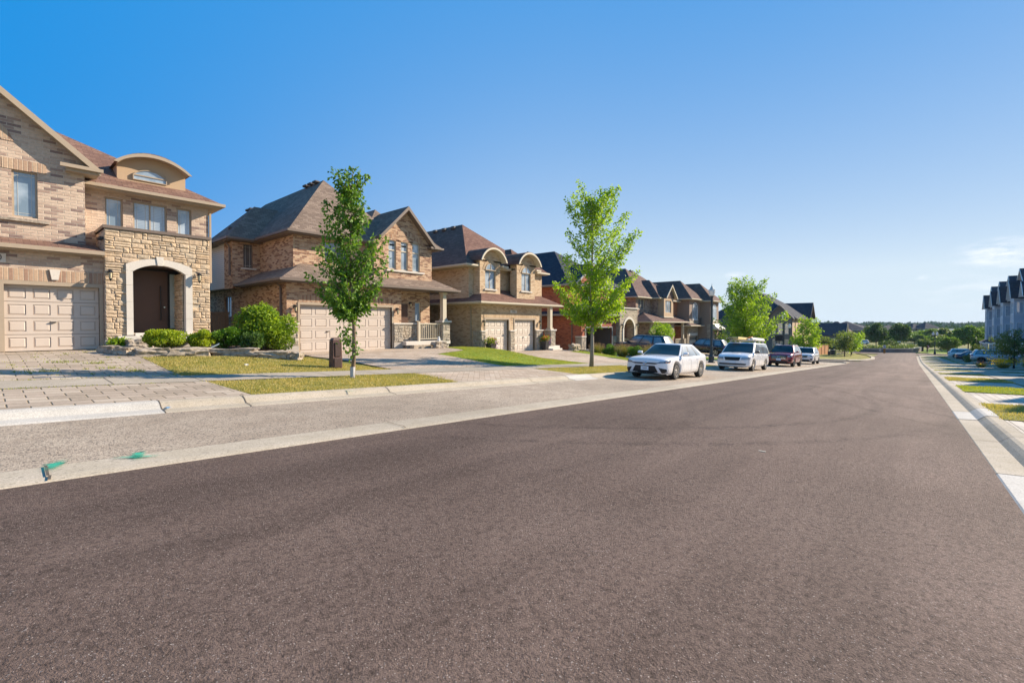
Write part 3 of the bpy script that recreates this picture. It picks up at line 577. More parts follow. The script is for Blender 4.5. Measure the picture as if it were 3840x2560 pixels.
def ashlar(mb,face,c,u0,u1,v0,v1,skip=lambda a,b,d,e:False,dep=.05,seed=1,unit=(.15,.24)):
    r=random.Random(seed); v=v0
    def stone(a,b,d,e):
        if b-a<.03 or e-d<.02 or skip(a,b,d,e): return
        gp=.005; o=dep*r.uniform(.55,1.1); k=min(.022,(e-d)*.25); a+=gp;b-=gp;d+=gp;e-=gp
        mx,mz=(a+b)/2+r.uniform(-.2,.2)*(b-a),(d+e)/2
        lo=[pt(face,c,*p,0) for p in ((a,d),(b,d),(b,e),(a,e))]; mi=[pt(face,c,*p,o*.55) for p in ((a,d),(b,d),(b,e),(a,e))]
        hi=[pt(face,c,*p,o*r.uniform(.8,1.25)) for p in ((a+k,d+k),(b-k,d+k),(b-k,e-k),(a+k,e-k))]
        n=len(mb.v); mb.v+=lo+mi+hi+[pt(face,c,mx,mz,o*1.3)]
        for L in (0,4):
            for i in range(4): j=(i+1)%4; mb.f.append((n+L+i,n+L+j,n+L+4+j,n+L+4+i))
        for i in range(4): mb.f.append((n+8+i,n+8+(i+1)%4,n+12))
    while v<v1-.02:
        h=min(r.uniform(*unit),v1-v); 
        if v1-v-h<.06: h=v1-v
        u=u0
        while u<u1-.01:
            w=min(r.uniform(.22,.5),u1-u)
            if u1-u-w<.08: w=u1-u
            t=r.random()
            if t<.34: stone(u,u+w*.62,v,v+h); stone(u+w*.62,u+w,v,v+h*.5); stone(u+w*.62,u+w,v+h*.5,v+h)
            elif t<.6: k=r.uniform(.35,.65); stone(u,u+w,v,v+h*k); stone(u,u+w*.55,v+h*k,v+h); stone(u+w*.55,u+w,v+h*k,v+h)
            elif t<.8: stone(u,u+w,v,v+h*.5); stone(u,u+w,v+h*.5,v+h)
            else: stone(u,u+w,v,v+h)
            u+=w
        v+=h
def stonemat(name,cols):
    m=newmat(name); T=NT(m); ge=T.n('ShaderNodeNewGeometry'); tc=T.n('ShaderNodeTexCoord')
    ramp=T.n('ShaderNodeValToRGB',{0:ge.outputs['Random Per Island']}); e=ramp.color_ramp.elements
    e[0].color=c4(cols[0]); e[1].color=c4(cols[-1])
    for i,c in enumerate(cols[1:-1]): k=e.new((i+1)/(len(cols)-1)); k.color=c4(c)
    nz=T.n('ShaderNodeTexNoise',{'Vector':tc.outputs['Object'],'Scale':9,'Detail':6,'Roughness':.7}); r=T.n('ShaderNodeMapRange',{0:nz.outputs[0],1:.25,2:.75,3:.72,4:1.25})
    v=T.n('ShaderNodeVectorMath',{0:ramp.outputs[0],1:r.outputs[0]},operation='MULTIPLY'); finish(T,v.outputs[0],.95,nz.outputs[0],1,.03,.2); return m
stone1=stonemat('stone_ochre',[(.5,.37,.25),(.58,.45,.31),(.5,.4,.29),(.58,.43,.28),(.44,.35,.26)])
stone2=stonemat('stone_grey',[(.42,.36,.28),(.34,.29,.23),(.48,.42,.33),(.38,.34,.29)]); mortar=plain('mortar',(.45,.38,.29),.95,.1,20)
def barrel(par,x0,x1,z,rise,y0,y1,rm,tm,wallmat=None,th=.1,wo=.35,wz=None):
    m=MB(); A=arc(x0,x1,z,rise,16); B=arc(x0-th*.8,x1+th*.8,z,rise+th,16)
    for i in range(16):
        q=[A[i],A[i+1],B[i+1],B[i]]; m.hexa([(p[0],y0+.03,p[1]) for p in q],[(p[0],y1,p[1]) for p in q])
    r=m.build('barrel_roof',rm,par); t=MB()
    arcband(t,'F',y0,x0-.01,x1+.01,z-.015,rise-.045,th+.02,-.035,.02,16)
    for i in range(16):
        q=[(A[i][0],A[i][1]-.03),(A[i+1][0],A[i+1][1]-.03),(A[i+1][0],A[i+1][1]-.004),(A[i][0],A[i][1]-.004)]; t.hexa([(p[0],y0+.04,p[1]) for p in q],[(p[0],y0+wo,p[1]) for p in q])
    t.build('eave_trim',tm,r)
    if wallmat:
        w=MB(); A=arc(x0+.02,x1-.02,z,rise-.02,16); A=[A[0]]+A[1:-1]+[A[-1]]
        zz=wz if wz is not None else z
        w.poly([(x0+.02,y0+wo,zz),(x1-.02,y0+wo,zz)]+[(p[0],y0+wo,p[1]) for p in reversed(A)])
        for x in (x0+.02,x1-.02): w.poly([(x,y0+wo,zz),(x,y1,zz),(x,y1,z),(x,y0+wo,z)])
        w.build('dormer_wall',wallmat,r)
    return r
def textmesh(par,name,txt,size,loc,rot,mat,ext=.006):
    cu=bpy.data.curves.new(name,'FONT'); cu.body=txt; cu.size=size; cu.extrude=ext; cu.align_x='CENTER'; cu.align_y='CENTER'
    t=bpy.data.objects.new('tmp',cu); C.objects.link(t); bpy.context.view_layer.update(); me=bpy.data.meshes.new_from_object(t.evaluated_get(bpy.context.evaluated_depsgraph_get())); bpy.data.objects.remove(t)
    o=bpy.data.objects.new(name,me); me.materials.clear(); me.materials.append(mat); C.objects.link(o); o.parent=par; o.location=Vector(loc)-(absloc(par) if par else Vector()); o.rotation_euler=rot; return o
def house(name,label,loc): return thing(name,label,'house',loc)
def railing(par,c,u0,u1,z0,z1,mat,face='F',n=None):
    m=MB(); m.fb(face,c,u0,u1,z1-.06,z1,-.04,.04); m.fb(face,c,u0,u1,z0,z0+.05,-.03,.03); n=n or int((u1-u0)/.13)
    for i in range(n+1): u=u0+(u1-u0)*i/n; m.fb(face,c,u-.016,u+.016,z0+.05,z1-.06,-.016,.016)
    m.build('railing',mat,par)
# ================================================================ house 1: tan brick, arched stone porch
h=house('brick_house','tan brick house with arched ochre stone entrance and barrel dormer, at the left edge',(1.5,21,.46))
m=MB(); vol(m,-6,2.74,20.5,30,-.2,3.58,F=[(.48,2.62,-.2,2.51),(-2.6,-.4,-.2,2.51)]); m.build('wall',b1,h)
m=MB(); m.fb('F',20.5,-6,2.74,2.635,3.0,0,.018); m.build('brick_lintel',b1s,h)
MB().hexa([pt('F',20.5,*p,.0) for p in ((1.5,2.7),(1.65,2.7),(1.7,3.02),(1.45,3.02))],[pt('F',20.5,*p,.06) for p in ((1.5,2.7),(1.65,2.7),(1.7,3.02),(1.45,3.02))]).build('keystone',precast,h)
m=MB(); m.fb('F',20.5,-.35,.54,3.14,3.42,0,.03); pq=m.build('number_plaque',precast,h,bevel=.01); textmesh(pq,'number','0',.24,(.40,20.462,3.28),(R(90),0,0),trimd,.004)
garage(h,20.5,.48,2.62,.48,2.51,4); garage(h,20.5,-2.6,-.4,.48,2.51,4)
m=MB(); vol(m,-5.1,2.37,21.08,31,3.6,6.45,F=[(.7,1.26,4.65,6.1),(-.14,.42,4.65,6.1),(-2.2,-1,4.65,6.1)])
m.poly([(-5.1,21.08,6.45),(2.37,21.08,6.45),(2.37,21.08,6.7),(-1.49,21.08,10.05),(-5.1,21.08,6.9)]); m.build('upper_wall',b1,h)
m=MB(); m.fb('F',21.08,.5,1.46,6.1,6.42,0,.018); m.fb('F',21.08,-.4,.48,6.1,6.42,0,.018); m.build('brick_lintel',b1s,h)
m=MB(); arcband(m,'F',21.08,-.9,.5,6.95,.5,.26,.0,.02); m.build('brick_arch',b1s,h)
MB().fb('F',21.08,-.4,1.52,4.5,4.6,-.05,.09).build('window_sill',rock,h,bevel=.01)
for a in (.7,-.14): window(h,'F',21.08,a,a+.56,4.65,6.1,glC,trim,border=True)
window(h,'F',21.08,-2.2,-1,4.65,6.1,glC,trim)
m=MB(); t=MB(); m.hexa([(-6.3,20.2,3.7),(2.72,20.2,3.7),(2.72,20.2,3.68),(-6.3,20.2,3.68)],[(-6.3,21.2,4.02),(2.6,21.2,4.02),(2.6,21.2,3.68),(-6.3,21.2,3.68)])
m.build('porch_roof',rf1,h); t.box(-6.3,2.71,20.22,21.15,3.53,3.67); t.box(-6.3,2.73,20.11,20.215,3.57,3.69); t.build('gutter',trim,h)
m=MB(); t=MB(); gable(m,t,-5.7,2.72,20.75,29,6.5,3.68); hip(m,t,-8.5,6.56,21.4,34,6.2,.62)
t.box(1.75,2.8,20.65,20.76,6.39,6.5); t.box(1.9,2.7,20.77,21.4,6.3,6.42)
m.build('roof',rf1,h); t.build('gutter',trim,h)
m=MB(); vol(m,2.37,6.21,21.9,33,3.4,6.1,F=[(2.99,3.49,4.7,5.87),(3.78,4.81,4.7,5.87),(5.13,5.62,4.7,5.87)]); m.build('upper_wall',b1,h)
for (a,b,cc) in ((2.99,3.49,1),(3.78,4.81,2),(5.13,5.62,1)): window(h,'F',21.9,a,b,4.7,5.87,glA if cc==2 else glC,trim,cols=cc,border=True)
MB().box(6.23,6.3,21.85,21.93,3,5.9).build('downspout',trim,h)
barrel(h,3.36,5.52,7.22,.44,21.85,24.6,rf1,trim,stucco,wz=6.45); window(h,'F',22.2,3.83,4.88,6.74,6.93,glC,trim,o=.005,b=.03,arch=.25)
MB().box(3.4,5.48,22.12,22.2,6.5,6.68).build('dormer_base',stucco,h)
# stone portal with real ashlar stones
m=MB(); A=arc(3.46,4.98,3.12,.27,12)
xa=[2.76,3.46,4.98,5.74]
m.poly([(2.76,20.28,.3),(3.46,20.28,.3),(3.46,20.28,4.5),(2.76,20.28,4.5)]); m.poly([(4.98,20.28,.3),(5.74,20.28,.3),(5.74,20.28,4.5),(4.98,20.28,4.5)])
m.poly([(p[0],20.28,p[1]) for p in A]+[(4.98,20.28,4.5),(3.46,20.28,4.5)]); m.box(5.5,5.72,20.3,21.9,.2,4.49)
m.build('portal_core',mortar,h)
m=MB(); m.box(2.735,2.755,20.33,21.9,.3,4.45); m.box(2.74,3.3,20.9,21.3,3.2,4.4); m.build('portal_side_wall',b1,h)
def sk(a,b,d,e):
    mxx,mz=(a+b)/2,(d+e)/2
    if a<5.18 and b>3.3:
        u=(mxx-4.235)/.97
        return abs(u)<1 and mz<3.36+.22*(1-u*u)
    return False
m=MB(); ashlar(m,'F',20.285,2.735,5.77,.78,4.5,sk,.042,5); ashlar(m,'R',5.73,20.28,21.9,.78,4.5,dep=.05,seed=9); m.build('stone_facing',stone1,h)
m=MB(); ashlar(m,'L',4.98,20.5,21.6,.95,3.2,dep=.05,seed=12,unit=(.15,.22)); m.build('stone_jamb',stone1,h)
m=MB(); m.box(2.70,5.82,20.2,22.0,4.5,4.6); m.build('parapet_cap',trimb,h)
m=MB()
for a,b in ((3.28,3.46),(4.98,5.19)):
    for z in (.93,1.5,2.07,2.64): m.fb('F',20.285,a,b,z+.003,min(z+.567,3.13),-.16,.085)

Ai=arc(3.46,4.98,3.12,.27,12); Ao=arc(3.28,5.19,3.36,.24,12)
for i in range(12): q=[Ai[i],Ai[i+1],Ao[i+1],Ao[i]]; m.hexa([pt('F',20.285,*p,-.16) for p in q],[pt('F',20.285,*p,.085) for p in q])
for xs3 in ((3.28,3.46),(4.98,5.19)): pass
m.hexa([pt('F',20.285,*p,-.16) for p in ((3.28,3.14),(3.46,3.12),(3.28,3.36))],[pt('F',20.285,*p,.085) for p in ((3.28,3.14),(3.46,3.12),(3.28,3.36))]); m.hexa([pt('F',20.285,*p,-.16) for p in ((4.98,3.12),(5.19,3.14),(5.19,3.36))],[pt('F',20.285,*p,.085) for p in ((4.98,3.12),(5.19,3.14),(5.19,3.36))])
m.build('arch_surround',precast,h)
MB().hexa([pt('F',20.285,*p,0) for p in ((4.15,3.37),(4.29,3.37),(4.33,3.68),(4.11,3.68))],[pt('F',20.285,*p,.11) for p in ((4.15,3.37),(4.29,3.37),(4.33,3.68),(4.11,3.68))]).build('keystone',precast,h)
m=MB(); m.box(3.3,5.3,20.45,21.6,.5,.98); m.build('porch_floor',precast,h); MB().box(3.3,5.3,21.66,21.8,.9,3.5).build('porch_wall',dkdoor,h); MB().box(3.3,5.3,20.5,21.7,3.42,3.5).build('porch_ceiling',trimb,h); MB().box(3.3,3.42,20.45,21.66,.9,3.44).build('porch_side_wall',b1,h)
m=MB(); m.fb('F',21.6,3.7,4.72,1.05,3.3,-.05,0); d=m.build('front_door',dkdoor,h)
MB().tube([(4.5,21.52,1.45),(4.5,21.52,2.75)],.022,8).build('door_pull',black,d); MB().lathe((4.63,21.6,1.95),[(.0,0),(.03,-.0),(.03,-.02)],10,'y').build('handle',plain('steel',(.7,.7,.7),.25,metal=1),d)
m=MB(); m.fb('F',21.6,4.76,5.07,1.05,3.34,-.04,.03); m.fb('F',21.6,3.56,3.7,1.05,3.34,-.04,.03); m.fb('F',21.6,3.7,4.76,3.3,3.36,-.04,.03); m.build('door_frame',black,h)
MB().fb('F',21.6,4.8,4.97,1.15,3.22,.03,.035).build('sidelight',glassmat('glass_frosted',(.26,.33,.32),(.3,.37,.36),0,.3),h)
m=MB(); m.box(3.0,5.3,19.95,20.25,.72,.9); m.box(3.5,5.0,20.2,20.5,.9,1.0); m.build('entry_step',precast,h,bevel=.012)
MB().box(2.73,5.76,20.26,20.5,.2,.78).build('foundation',foundm,h)
wall_lamp(h,'F',20.23,2.86,3.0,1.05); wall_lamp(h,'F',20.2,5.38,3.1,1.05)
MB().box(2.62,2.74,20.35,20.75,4.13,4.21).build('security_light',black,h)
# ================================================================ house 2: mottled brick, grey-brown hips
h=house('brick_house','mottled brick house with grey brown hip roofs and white siding, behind the slender tree',(14,22,-.06))
m=MB(); vol(m,9.36,15.74,22,33,-.4,3.35,F=[(9.97,15.1,-.4,2.24)],L=[(29.2,30.3,1.7,2.9)],sides='FLR')
vol(m,14.2,18.28,22.6,33,-.4,3.35,F=[(17.15,17.58,1.46,2.62)],sides='FR')
vol(m,10.12,16.5,23,28,3.2,5.85,F=[(11.72,13.1,4.5,5.6)],sides='FLR'); vol(m,8.75,12,27.07,28.3,3.2,5.8,F=[(9.28,9.75,4.32,5.6)],sides='FL')
vol(m,14.18,18.2,22.3,30,3.9,6.05,F=[(15.11,15.62,4.44,6.1),(15.94,16.43,4.41,6.1),(16.75,17.29,4.39,6.1)],sides='FLR'); m.poly([(14.18,22.3,6.05),(18.2,22.3,6.05),(16.2,22.3,7.97)])
m.build('wall',b2,h)
m=MB(); vol(m,8.76,12,28.3,34,3.25,5.8,sides='L'); m.build('siding',sid,h)
m=MB(); m.fb('F',22,9.9,15.16,2.36,2.7,0,.018); m.build('brick_lintel',b2s,h)
m=MB(); arcband(m,'F',22.3,14.95,17.45,5.95,.42,.3,.0,.02,16); m.build('brick_arch',b2s,h)
m=MB(); arcfill(m,'F',22.3,16.78,17.26,6.1,.16,.01); m.build('transom_head',trim,h)
garage(h,22,9.97,15.1,-.06,2.24,7)
for q in ((9.3,9.87,21.93,22.0),(15.2,15.8,21.93,22.0),(15.81,18.28,22.53,22.6)): MB().box(*q,.28,1.3).build('stone_base_core',mortar,h)
m=MB(); ashlar(m,'F',21.93,9.3,9.87,.3,1.3,seed=3,dep=.04); ashlar(m,'L',9.3,21.93,22.5,.3,1.3,seed=6,dep=.04); m.build('stone_facing',stone2,h)
m=MB(); ashlar(m,'F',21.93,15.2,15.8,.3,1.3,seed=4,dep=.04); m.build('stone_facing',stone2,h); m=MB(); ashlar(m,'F',22.53,15.9,18.28,.3,1.3,seed=5,dep=.04); m.build('stone_facing',stone2,h)
for a,b,y in ((9.24,9.9,21.86),(15.16,15.86,21.86),(15.865,18.32,22.46)): MB().box(a,b,y,22.62,1.3,1.38).build('stone_cap',precast,h)
MB().box(9.28,9.88,21.91,22.3,-.5,.28).build('foundation',foundm,h); MB().box(15.2,15.82,21.91,22.3,-.5,.28).build('foundation',foundm,h)
window(h,'F',23,11.72,13.1,4.5,5.6,glB,trim,cols=2); window(h,'F',27.07,9.28,9.75,4.32,5.6,glB,trimb,border=True)
for (a,b,z0) in ((15.11,15.62,4.44),(15.94,16.43,4.41),(16.75,17.29,4.39)):
    f=window(h,'F',22.3,a,b,z0,6.1,glA if a<16 else glC,trimw,border=True); MB().fb('F',22.3,a+.05,b-.05,5.48,5.54,-.12,-.05).build('transom_bar',trimw,f)
MB().fb('F',22.3,14.95,17.6,4.3,4.39,-.05,.08).build('window_sill',precast,h); MB().fb('F',27.07,9.15,9.9,4.24,4.32,-.05,.08).build('window_sill',precast,h)
window(h,'L',9.36,29.2,30.3,1.7,2.9,glA,trimb,cols=2); window(h,'F',22.6,17.15,17.58,1.46,2.62,glA,trimw)
m=MB(); m.fb('F',22.6,15.8,16.6,.32,2.5,-.02,.03); m.build('front_door',dkdoor,h)
m=MB(); t=MB(); hip(m,t,8.88,19.6,21.4,34,3.42,.57,cap=1.05); m.build('lower_roof',rf2,h); t.build('gutter',trimb,h)
m=MB(); t=MB(); hip(m,t,9.71,16.8,22.5,38,5.88,dx=3.545,dy=3.55,rise=3.82); hip(m,t,8.4,16,26.6,30.6,5.84,dx=2,dy=2,rise=2.2); hip(m,t,8.42,15.9,29.2,38,5.8,.62); hip(m,t,13.9,18.3,22.95,31,5.98,dx=2.2,dy=2.2,rise=2.4); hip(m,t,17.95,18.75,22.0,31,5.98,dx=.39,dy=.5,rise=.45)
gable(m,t,14.3,18.12,21.9,27,6.12,1.95); m.build('roof',rf2,h); t.build('gutter',trimb,h)
for k in range(3): MB().box(12.95,13.3,26.5+.62*k,26.92+.62*k,9.62,9.76).build('roof_vent',trimd,h,bevel=.05)
for k in range(2): MB().box(10.3,10.55,29.0+.45*k,29.3+.45*k,7.93,8.06).build('roof_vent',trimd,h,bevel=.04)
MB().box(8.9,9.05,28.0,28.25,6.45,6.62).build('roof_vent',trimd,h,bevel=.04)
m=MB(); m.box(15.74,19.05,21.55,22.6,.1,.32); m.build('porch_floor',precast,h,bevel=.015); MB().box(15.9,19.0,21.65,22.55,-.5,.1).build('porch_foundation',foundm,h); MB().box(16.0,17.6,21.2,21.6,-.1,.12).build('entry_step',rock2,h,bevel=.02)
m=MB(); m.box(18.42,18.99,21.55,22.1,.3,1.42); m.build('pier_core',mortar,h); m=MB(); ashlar(m,'F',21.55,18.42,18.99,.32,1.42,seed=7,dep=.04); ashlar(m,'L',18.42,21.55,22.1,.32,1.42,seed=8,dep=.04); m.build('pier',stone2,h)
MB().box(18.34,19.07,21.46,22.16,1.42,1.52).build('pier_cap',precast,h); m=MB(); m.box(18.55,18.83,21.66,21.94,1.52,3.3); m.box(18.5,18.88,21.61,21.99,1.52,1.62); m.box(18.5,18.88,21.61,21.99,3.16,3.26); m.build('column',trimw,h)
railing(h,21.7,16.75,18.42,.42,1.36,trimw); m=MB(); m.box(16.68,16.8,21.64,21.76,.32,1.46); m.build('railing_post',trimw,h)
downspout(h,'L',9.36,22.5,-.1,3.0,trimb,(0,.35)); downspout(h,'L',8.75,27.3,3.9,5.35,trimb,(0,.3))
wall_lamp(h,'F',22,9.72,2.1,1.05); wall_lamp(h,'F',22,15.42,2.1,1.05); wall_lamp(h,'F',22.6,16.75,2.5,1.05)
# ================================================================ house 3: buff brick, two arched dormers
h=house('brick_house','buff brick house with twin garage doors and two arched eyebrow dormers',(24.5,21,-.6))
m=MB(); vol(m,21.18,27.61,21,34,-.9,2.7,F=[(21.56,23.85,-.9,1.62),(24.5,26.75,-.9,1.62)],sides='FLR'); vol(m,27,29,22.8,34,-.9,2.7,sides='FR')
vol(m,21.18,26,22.15,34,2.7,5.2,sides='FL'); vol(m,25.3,28.47,21.65,34,2.5,5.2,sides='FLR'); vol(m,21.62,23.6,21.55,22.2,2.9,5.6,F=[(22.12,23.14,3.67,4.95)],sides='FLR'); vol(m,24.85,26.9,21.1,21.7,2.9,5.6,F=[(25.37,26.41,3.68,4.97)],sides='FLR')
m.build('wall',b3,h)
m=MB(); m.fb('F',21,21.4,26.95,1.74,2.05,0,.018); m.build('brick_lintel',b3s,h)
pq=MB().fb('F',21,24.02,24.72,2.08,2.28,0,.03).build('number_plaque',precast,h,bevel=.008); textmesh(pq,'number','2356',.17,(24.37,20.965,2.18),(R(90),0,0),trimd,.003)
garage(h,21,21.56,23.85,-.6,1.62,4,gdoor3); garage(h,21,24.5,26.75,-.6,1.62,4,gdoor3)
for i,(a,b) in enumerate(((21.12,21.48),(23.95,24.4),(26.85,27.66))):
    MB().box(a,b,20.93,21.0,-.9,.82).build('stone_base_core',mortar,h); m=MB(); ashlar(m,'F',20.93,a,b,-.62,.82,seed=20+i,dep=.04)
    if i==0: m.build('stone_facing',stone2,h); m=MB(); ashlar(m,'L',21.12,20.93,21.7,-.6,.82,seed=29,dep=.04)
    m.build('stone_facing',stone2,h); MB().box(a-.05,b+.05,20.85,21.02,.82,.9).build('stone_cap',precast,h)
wall_lamp(h,'F',21,21.36,1.45,1); wall_lamp(h,'F',21,27.32,1.45,1)
for (c,a,b,z0,z1,rz) in ((21.55,22.12,23.14,3.67,4.95,.45),(21.1,25.37,26.41,3.68,4.97,.45)):
    m=MB(); arcfill(m,'F',c,a,b,z1,rz,.012); m.build('arch_reveal',trimw,h)
    f=window(h,'F',c,a,b,z0,z1,glC,trim,cols=2,rows=1); g2=MB(); arcfill(g2,'F',c,a+.04,b-.04,z1,rz-.04,.02); g2.build('pane',glC,f)
    g3=MB(); g3.fb('F',c,(a+b)/2-.02,(a+b)/2+.02,z1,z1+rz,.02,.045); g3.fb('F',c,a,b,z1-.03,z1+.03,-.06,.045); arcband(g3,'F',c,a+.04,b-.04,z1,rz-.04,.05,.0,.05); g3.build('arch_frame',trim,f)
    g4=MB(); arcband(g4,'F',c,a-.02,b+.02,z1,rz+.02,.2,.0,.018); g4.build('brick_arch',b3s,h)
    MB().fb('F',c,a-.1,b+.1,z0-.09,z0,-.05,.08).build('window_sill',precast,h)
m=MB(); t=MB(); hip(m,t,20.69,29.56,20.5,34,2.78,.57,cap=1.0); m.build('lower_roof',rf3,h); t.build('gutter',trimw,h)
m=MB(); t=MB(); hip(m,t,20.6,28.9,21.7,38,5.25,dx=4.149,dy=4.9,rise=3.82); hip(m,t,24.95,28.95,21.38,29,5.25,dx=1.999,dy=2.1,rise=1.85); m.build('roof',rf3,h); t.build('gutter',trimw,h)
barrel(h,21.45,23.75,5.5,.85,21.1,24.5,rf3,trimw,b3,wo=.44,wz=5.6); barrel(h,24.68,27.05,5.5,.85,20.65,24.0,rf3,trimw,b3,wo=.44,wz=5.6)
MB().box(23.6,24.2,21.3,21.75,5.2,5.32).build('eave_return',trimw,h); MB().box(26.95,27.5,20.95,21.5,5.2,5.32).build('eave_return',trimw,h)
[MB().box(24.2,24.5,27+1.1*k,27.4+1.1*k,8.72,8.95).build('roof_vent',trimd,h,bevel=.06) for k in range(3)]
m=MB(); m.box(27.66,29.15,20.4,22.8,-.55,-.32); m.box(27.7,28.9,20.0,20.4,-.7,-.5); m.build('porch_floor',precast,h,bevel=.015); MB().box(27.7,29.1,20.5,22.7,-1,-.55).build('porch_foundation',foundm,h)
m=MB(); m.box(28.0,28.6,20.45,21.05,-.3,.82); m.build('pier_core',mortar,h); m=MB(); ashlar(m,'F',20.45,28.0,28.6,-.3,.82,seed=31,dep=.04); ashlar(m,'L',28.0,20.45,21.05,-.3,.82,seed=32,dep=.04); m.build('pier',stone2,h); MB().box(27.92,28.68,20.37,21.12,.82,.92).build('pier_cap',precast,h)
m=MB(); m.box(28.16,28.44,20.6,20.88,.92,2.7); m.box(28.1,28.5,20.54,20.94,.92,1.02); m.build('column',trimw,h)
downspout(h,'L',21.18,21.9,-.6,2.3,trim,(0,.3)); m=MB(); m.tube([(25.2,21.55,5.1),(25.2,21.75,4.9),(25.2,21.75,3.6),(25.5,21.1,3.3)],.04,6); m.build('downspout',trim,h)
# ================================================================ house 4: red brick, charcoal roof, open garage
h=house('brick_house','red brick house with charcoal roof and open garage, behind the upswept maple',(36,21,-1.25))
m=MB(); vol(m,33.1,40,21,36,-1.6,2.1,F=[(33.8,38.3,-1.6,1.0)],sides='FLR'); vol(m,33.1,43,22.3,36,2.1,4.7,F=[(35.2,37.6,2.8,4.1)],sides='FLR'); m.poly([(33.6,22.25,4.6),(39.8,22.25,4.6),(36.7,22.25,6.6)]); m.build('wall',b4,h)
m=MB(); m.box(33.8,38.3,26.5,26.6,-1.3,1.0); m.box(33.7,33.8,21.1,26.6,-1.3,1.0); m.box(38.3,38.4,21.1,26.6,-1.3,1.0); m.box(33.8,38.3,21.1,26.6,1.0,1.1); m.build('garage_interior',plain('interior_grey',(.1,.085,.075),.9),h)
MB().box(33.8,38.3,21,26.5,-1.3,-1.25).build('garage_floor',foundm,h)
m=MB(); m.box(36.4,37.4,24.4,25.2,-1.25,.2); m.box(37.5,38.1,24.8,25.6,-1.25,.6); m.build('cupboard',plain('wood_dark',(.25,.13,.06),.7),h); m=MB(); m.box(34.3,35.1,24.6,25.3,-1.25,-.3); m.tube([(35.9,24,-1.2),(36.1,24.3,.5)],.03); m.build('storage_box',plain('box_blue',(.05,.08,.16),.6),h)
t=MB(); t.fb('F',21,33.7,33.8,-1.25,1.1,-.05,.04); t.fb('F',21,38.3,38.45,-1.25,1.1,-.05,.04); t.fb('F',21,33.8,38.3,1.0,1.1,-.05,.03); t.build('garage_door_frame',trimg,h)
m=MB(); m.fb('F',21,36.0,36.7,1.35,1.65,0,.03); m.hexa([pt('F',21,*p,0) for p in ((36.25,1.12),(36.4,1.12),(36.5,1.34),(36.15,1.34))],[pt('F',21,*p,.05) for p in ((36.25,1.12),(36.4,1.12),(36.5,1.34),(36.15,1.34))]); m.build('number_plaque',precast,h)
MB().box(33.0,33.65,20.92,21.5,-1.6,.22).build('stone_base_core',mortar,h); MB().box(38.5,39.1,20.92,21.2,-1.6,.22).build('stone_base_core',mortar,h); m=MB(); ashlar(m,'F',20.92,33.0,33.65,-1.3,.2,seed=41,dep=.04); ashlar(m,'L',33.0,20.92,21.5,-1.3,.2,seed=42,dep=.04); m.build('stone_facing',stone2,h); m=MB(); ashlar(m,'F',20.92,38.5,39.1,-1.3,.2,seed=43,dep=.04); m.build('stone_facing',stone2,h); MB().box(32.95,33.7,20.85,21.52,.22,.3).build('stone_cap',precast,h)
window(h,'F',22.3,35.2,37.6,2.8,4.1,glB,trimg,cols=3)
# grey stone portal with an arched way through
A=arc(39.85,42.0,.95,.85,12); m=MB(); y=20.6
for Y in (20.6,21.3):
    m.poly([(39.1,Y,-1.7),(39.85,Y,-1.7),(39.85,Y,2.8),(39.1,Y,2.8)]); m.poly([(42.0,Y,-1.7),(42.75,Y,-1.7),(42.75,Y,2.8),(42.0,Y,2.8)]); m.poly([(p[0],Y,p[1]) for p in A]+[(42.0,Y,2.8),(39.85,Y,2.8)])
for a,b in zip(A,A[1:]): m.poly([(a[0],20.6,a[1]),(b[0],20.6,b[1]),(b[0],21.3,b[1]),(a[0],21.3,a[1])])
for x in (39.1,39.85,42.0,42.75): m.poly([(x,20.6,-1.7),(x,21.3,-1.7),(x,21.3,2.8 if x in (39.1,42.75) else .95),(x,20.6,2.8 if x in (39.1,42.75) else .95)])
m.build('portal',stn,h); m=MB(); arcband(m,'F',20.6,39.85,42.0,.95,.85,.22,-.05,.07,12); m.fb('F',20.6,39.63,39.85,-1.4,.95,-.05,.07); m.fb('F',20.6,42.0,42.22,-1.4,.95,-.05,.07); m.build('arch_surround',precast,h)
MB().box(39.0,42.85,20.5,21.4,2.8,2.9).build('parapet_cap',precast,h); railing(h,21.2,39.9,42,-1.0,-.1,trimw); wall_lamp(h,'F',20.6,39.4,1.2,1.3); wall_lamp(h,'F',20.6,42.5,1.2,1.3)
m=MB(); vol(m,39.1,43,22.6,24,-1.6,2.0,sides='F'); m.build('porch_wall',b5,h)
m=MB(); t=MB(); hip(m,t,32.6,39.2,20.5,30,2.2,.5,cap=.9); m.build('lower_roof',rf4,h); t.build('gutter',trimg,h)
m=MB(); t=MB(); hip(m,t,32.6,43.4,21.9,42,4.75,.72); hip(m,t,38.5,50.5,30,42,4.9,.9); gable(m,t,33.5,39.9,21.9,27,4.75,2.1); m.build('roof',rf4,h); t.build('gutter',trimg,h)
downspout(h,'L',33.1,21.9,-1.3,1.7,trimb,(0,.3)); wall_lamp(h,'F',21,33.45,.75,1.1)
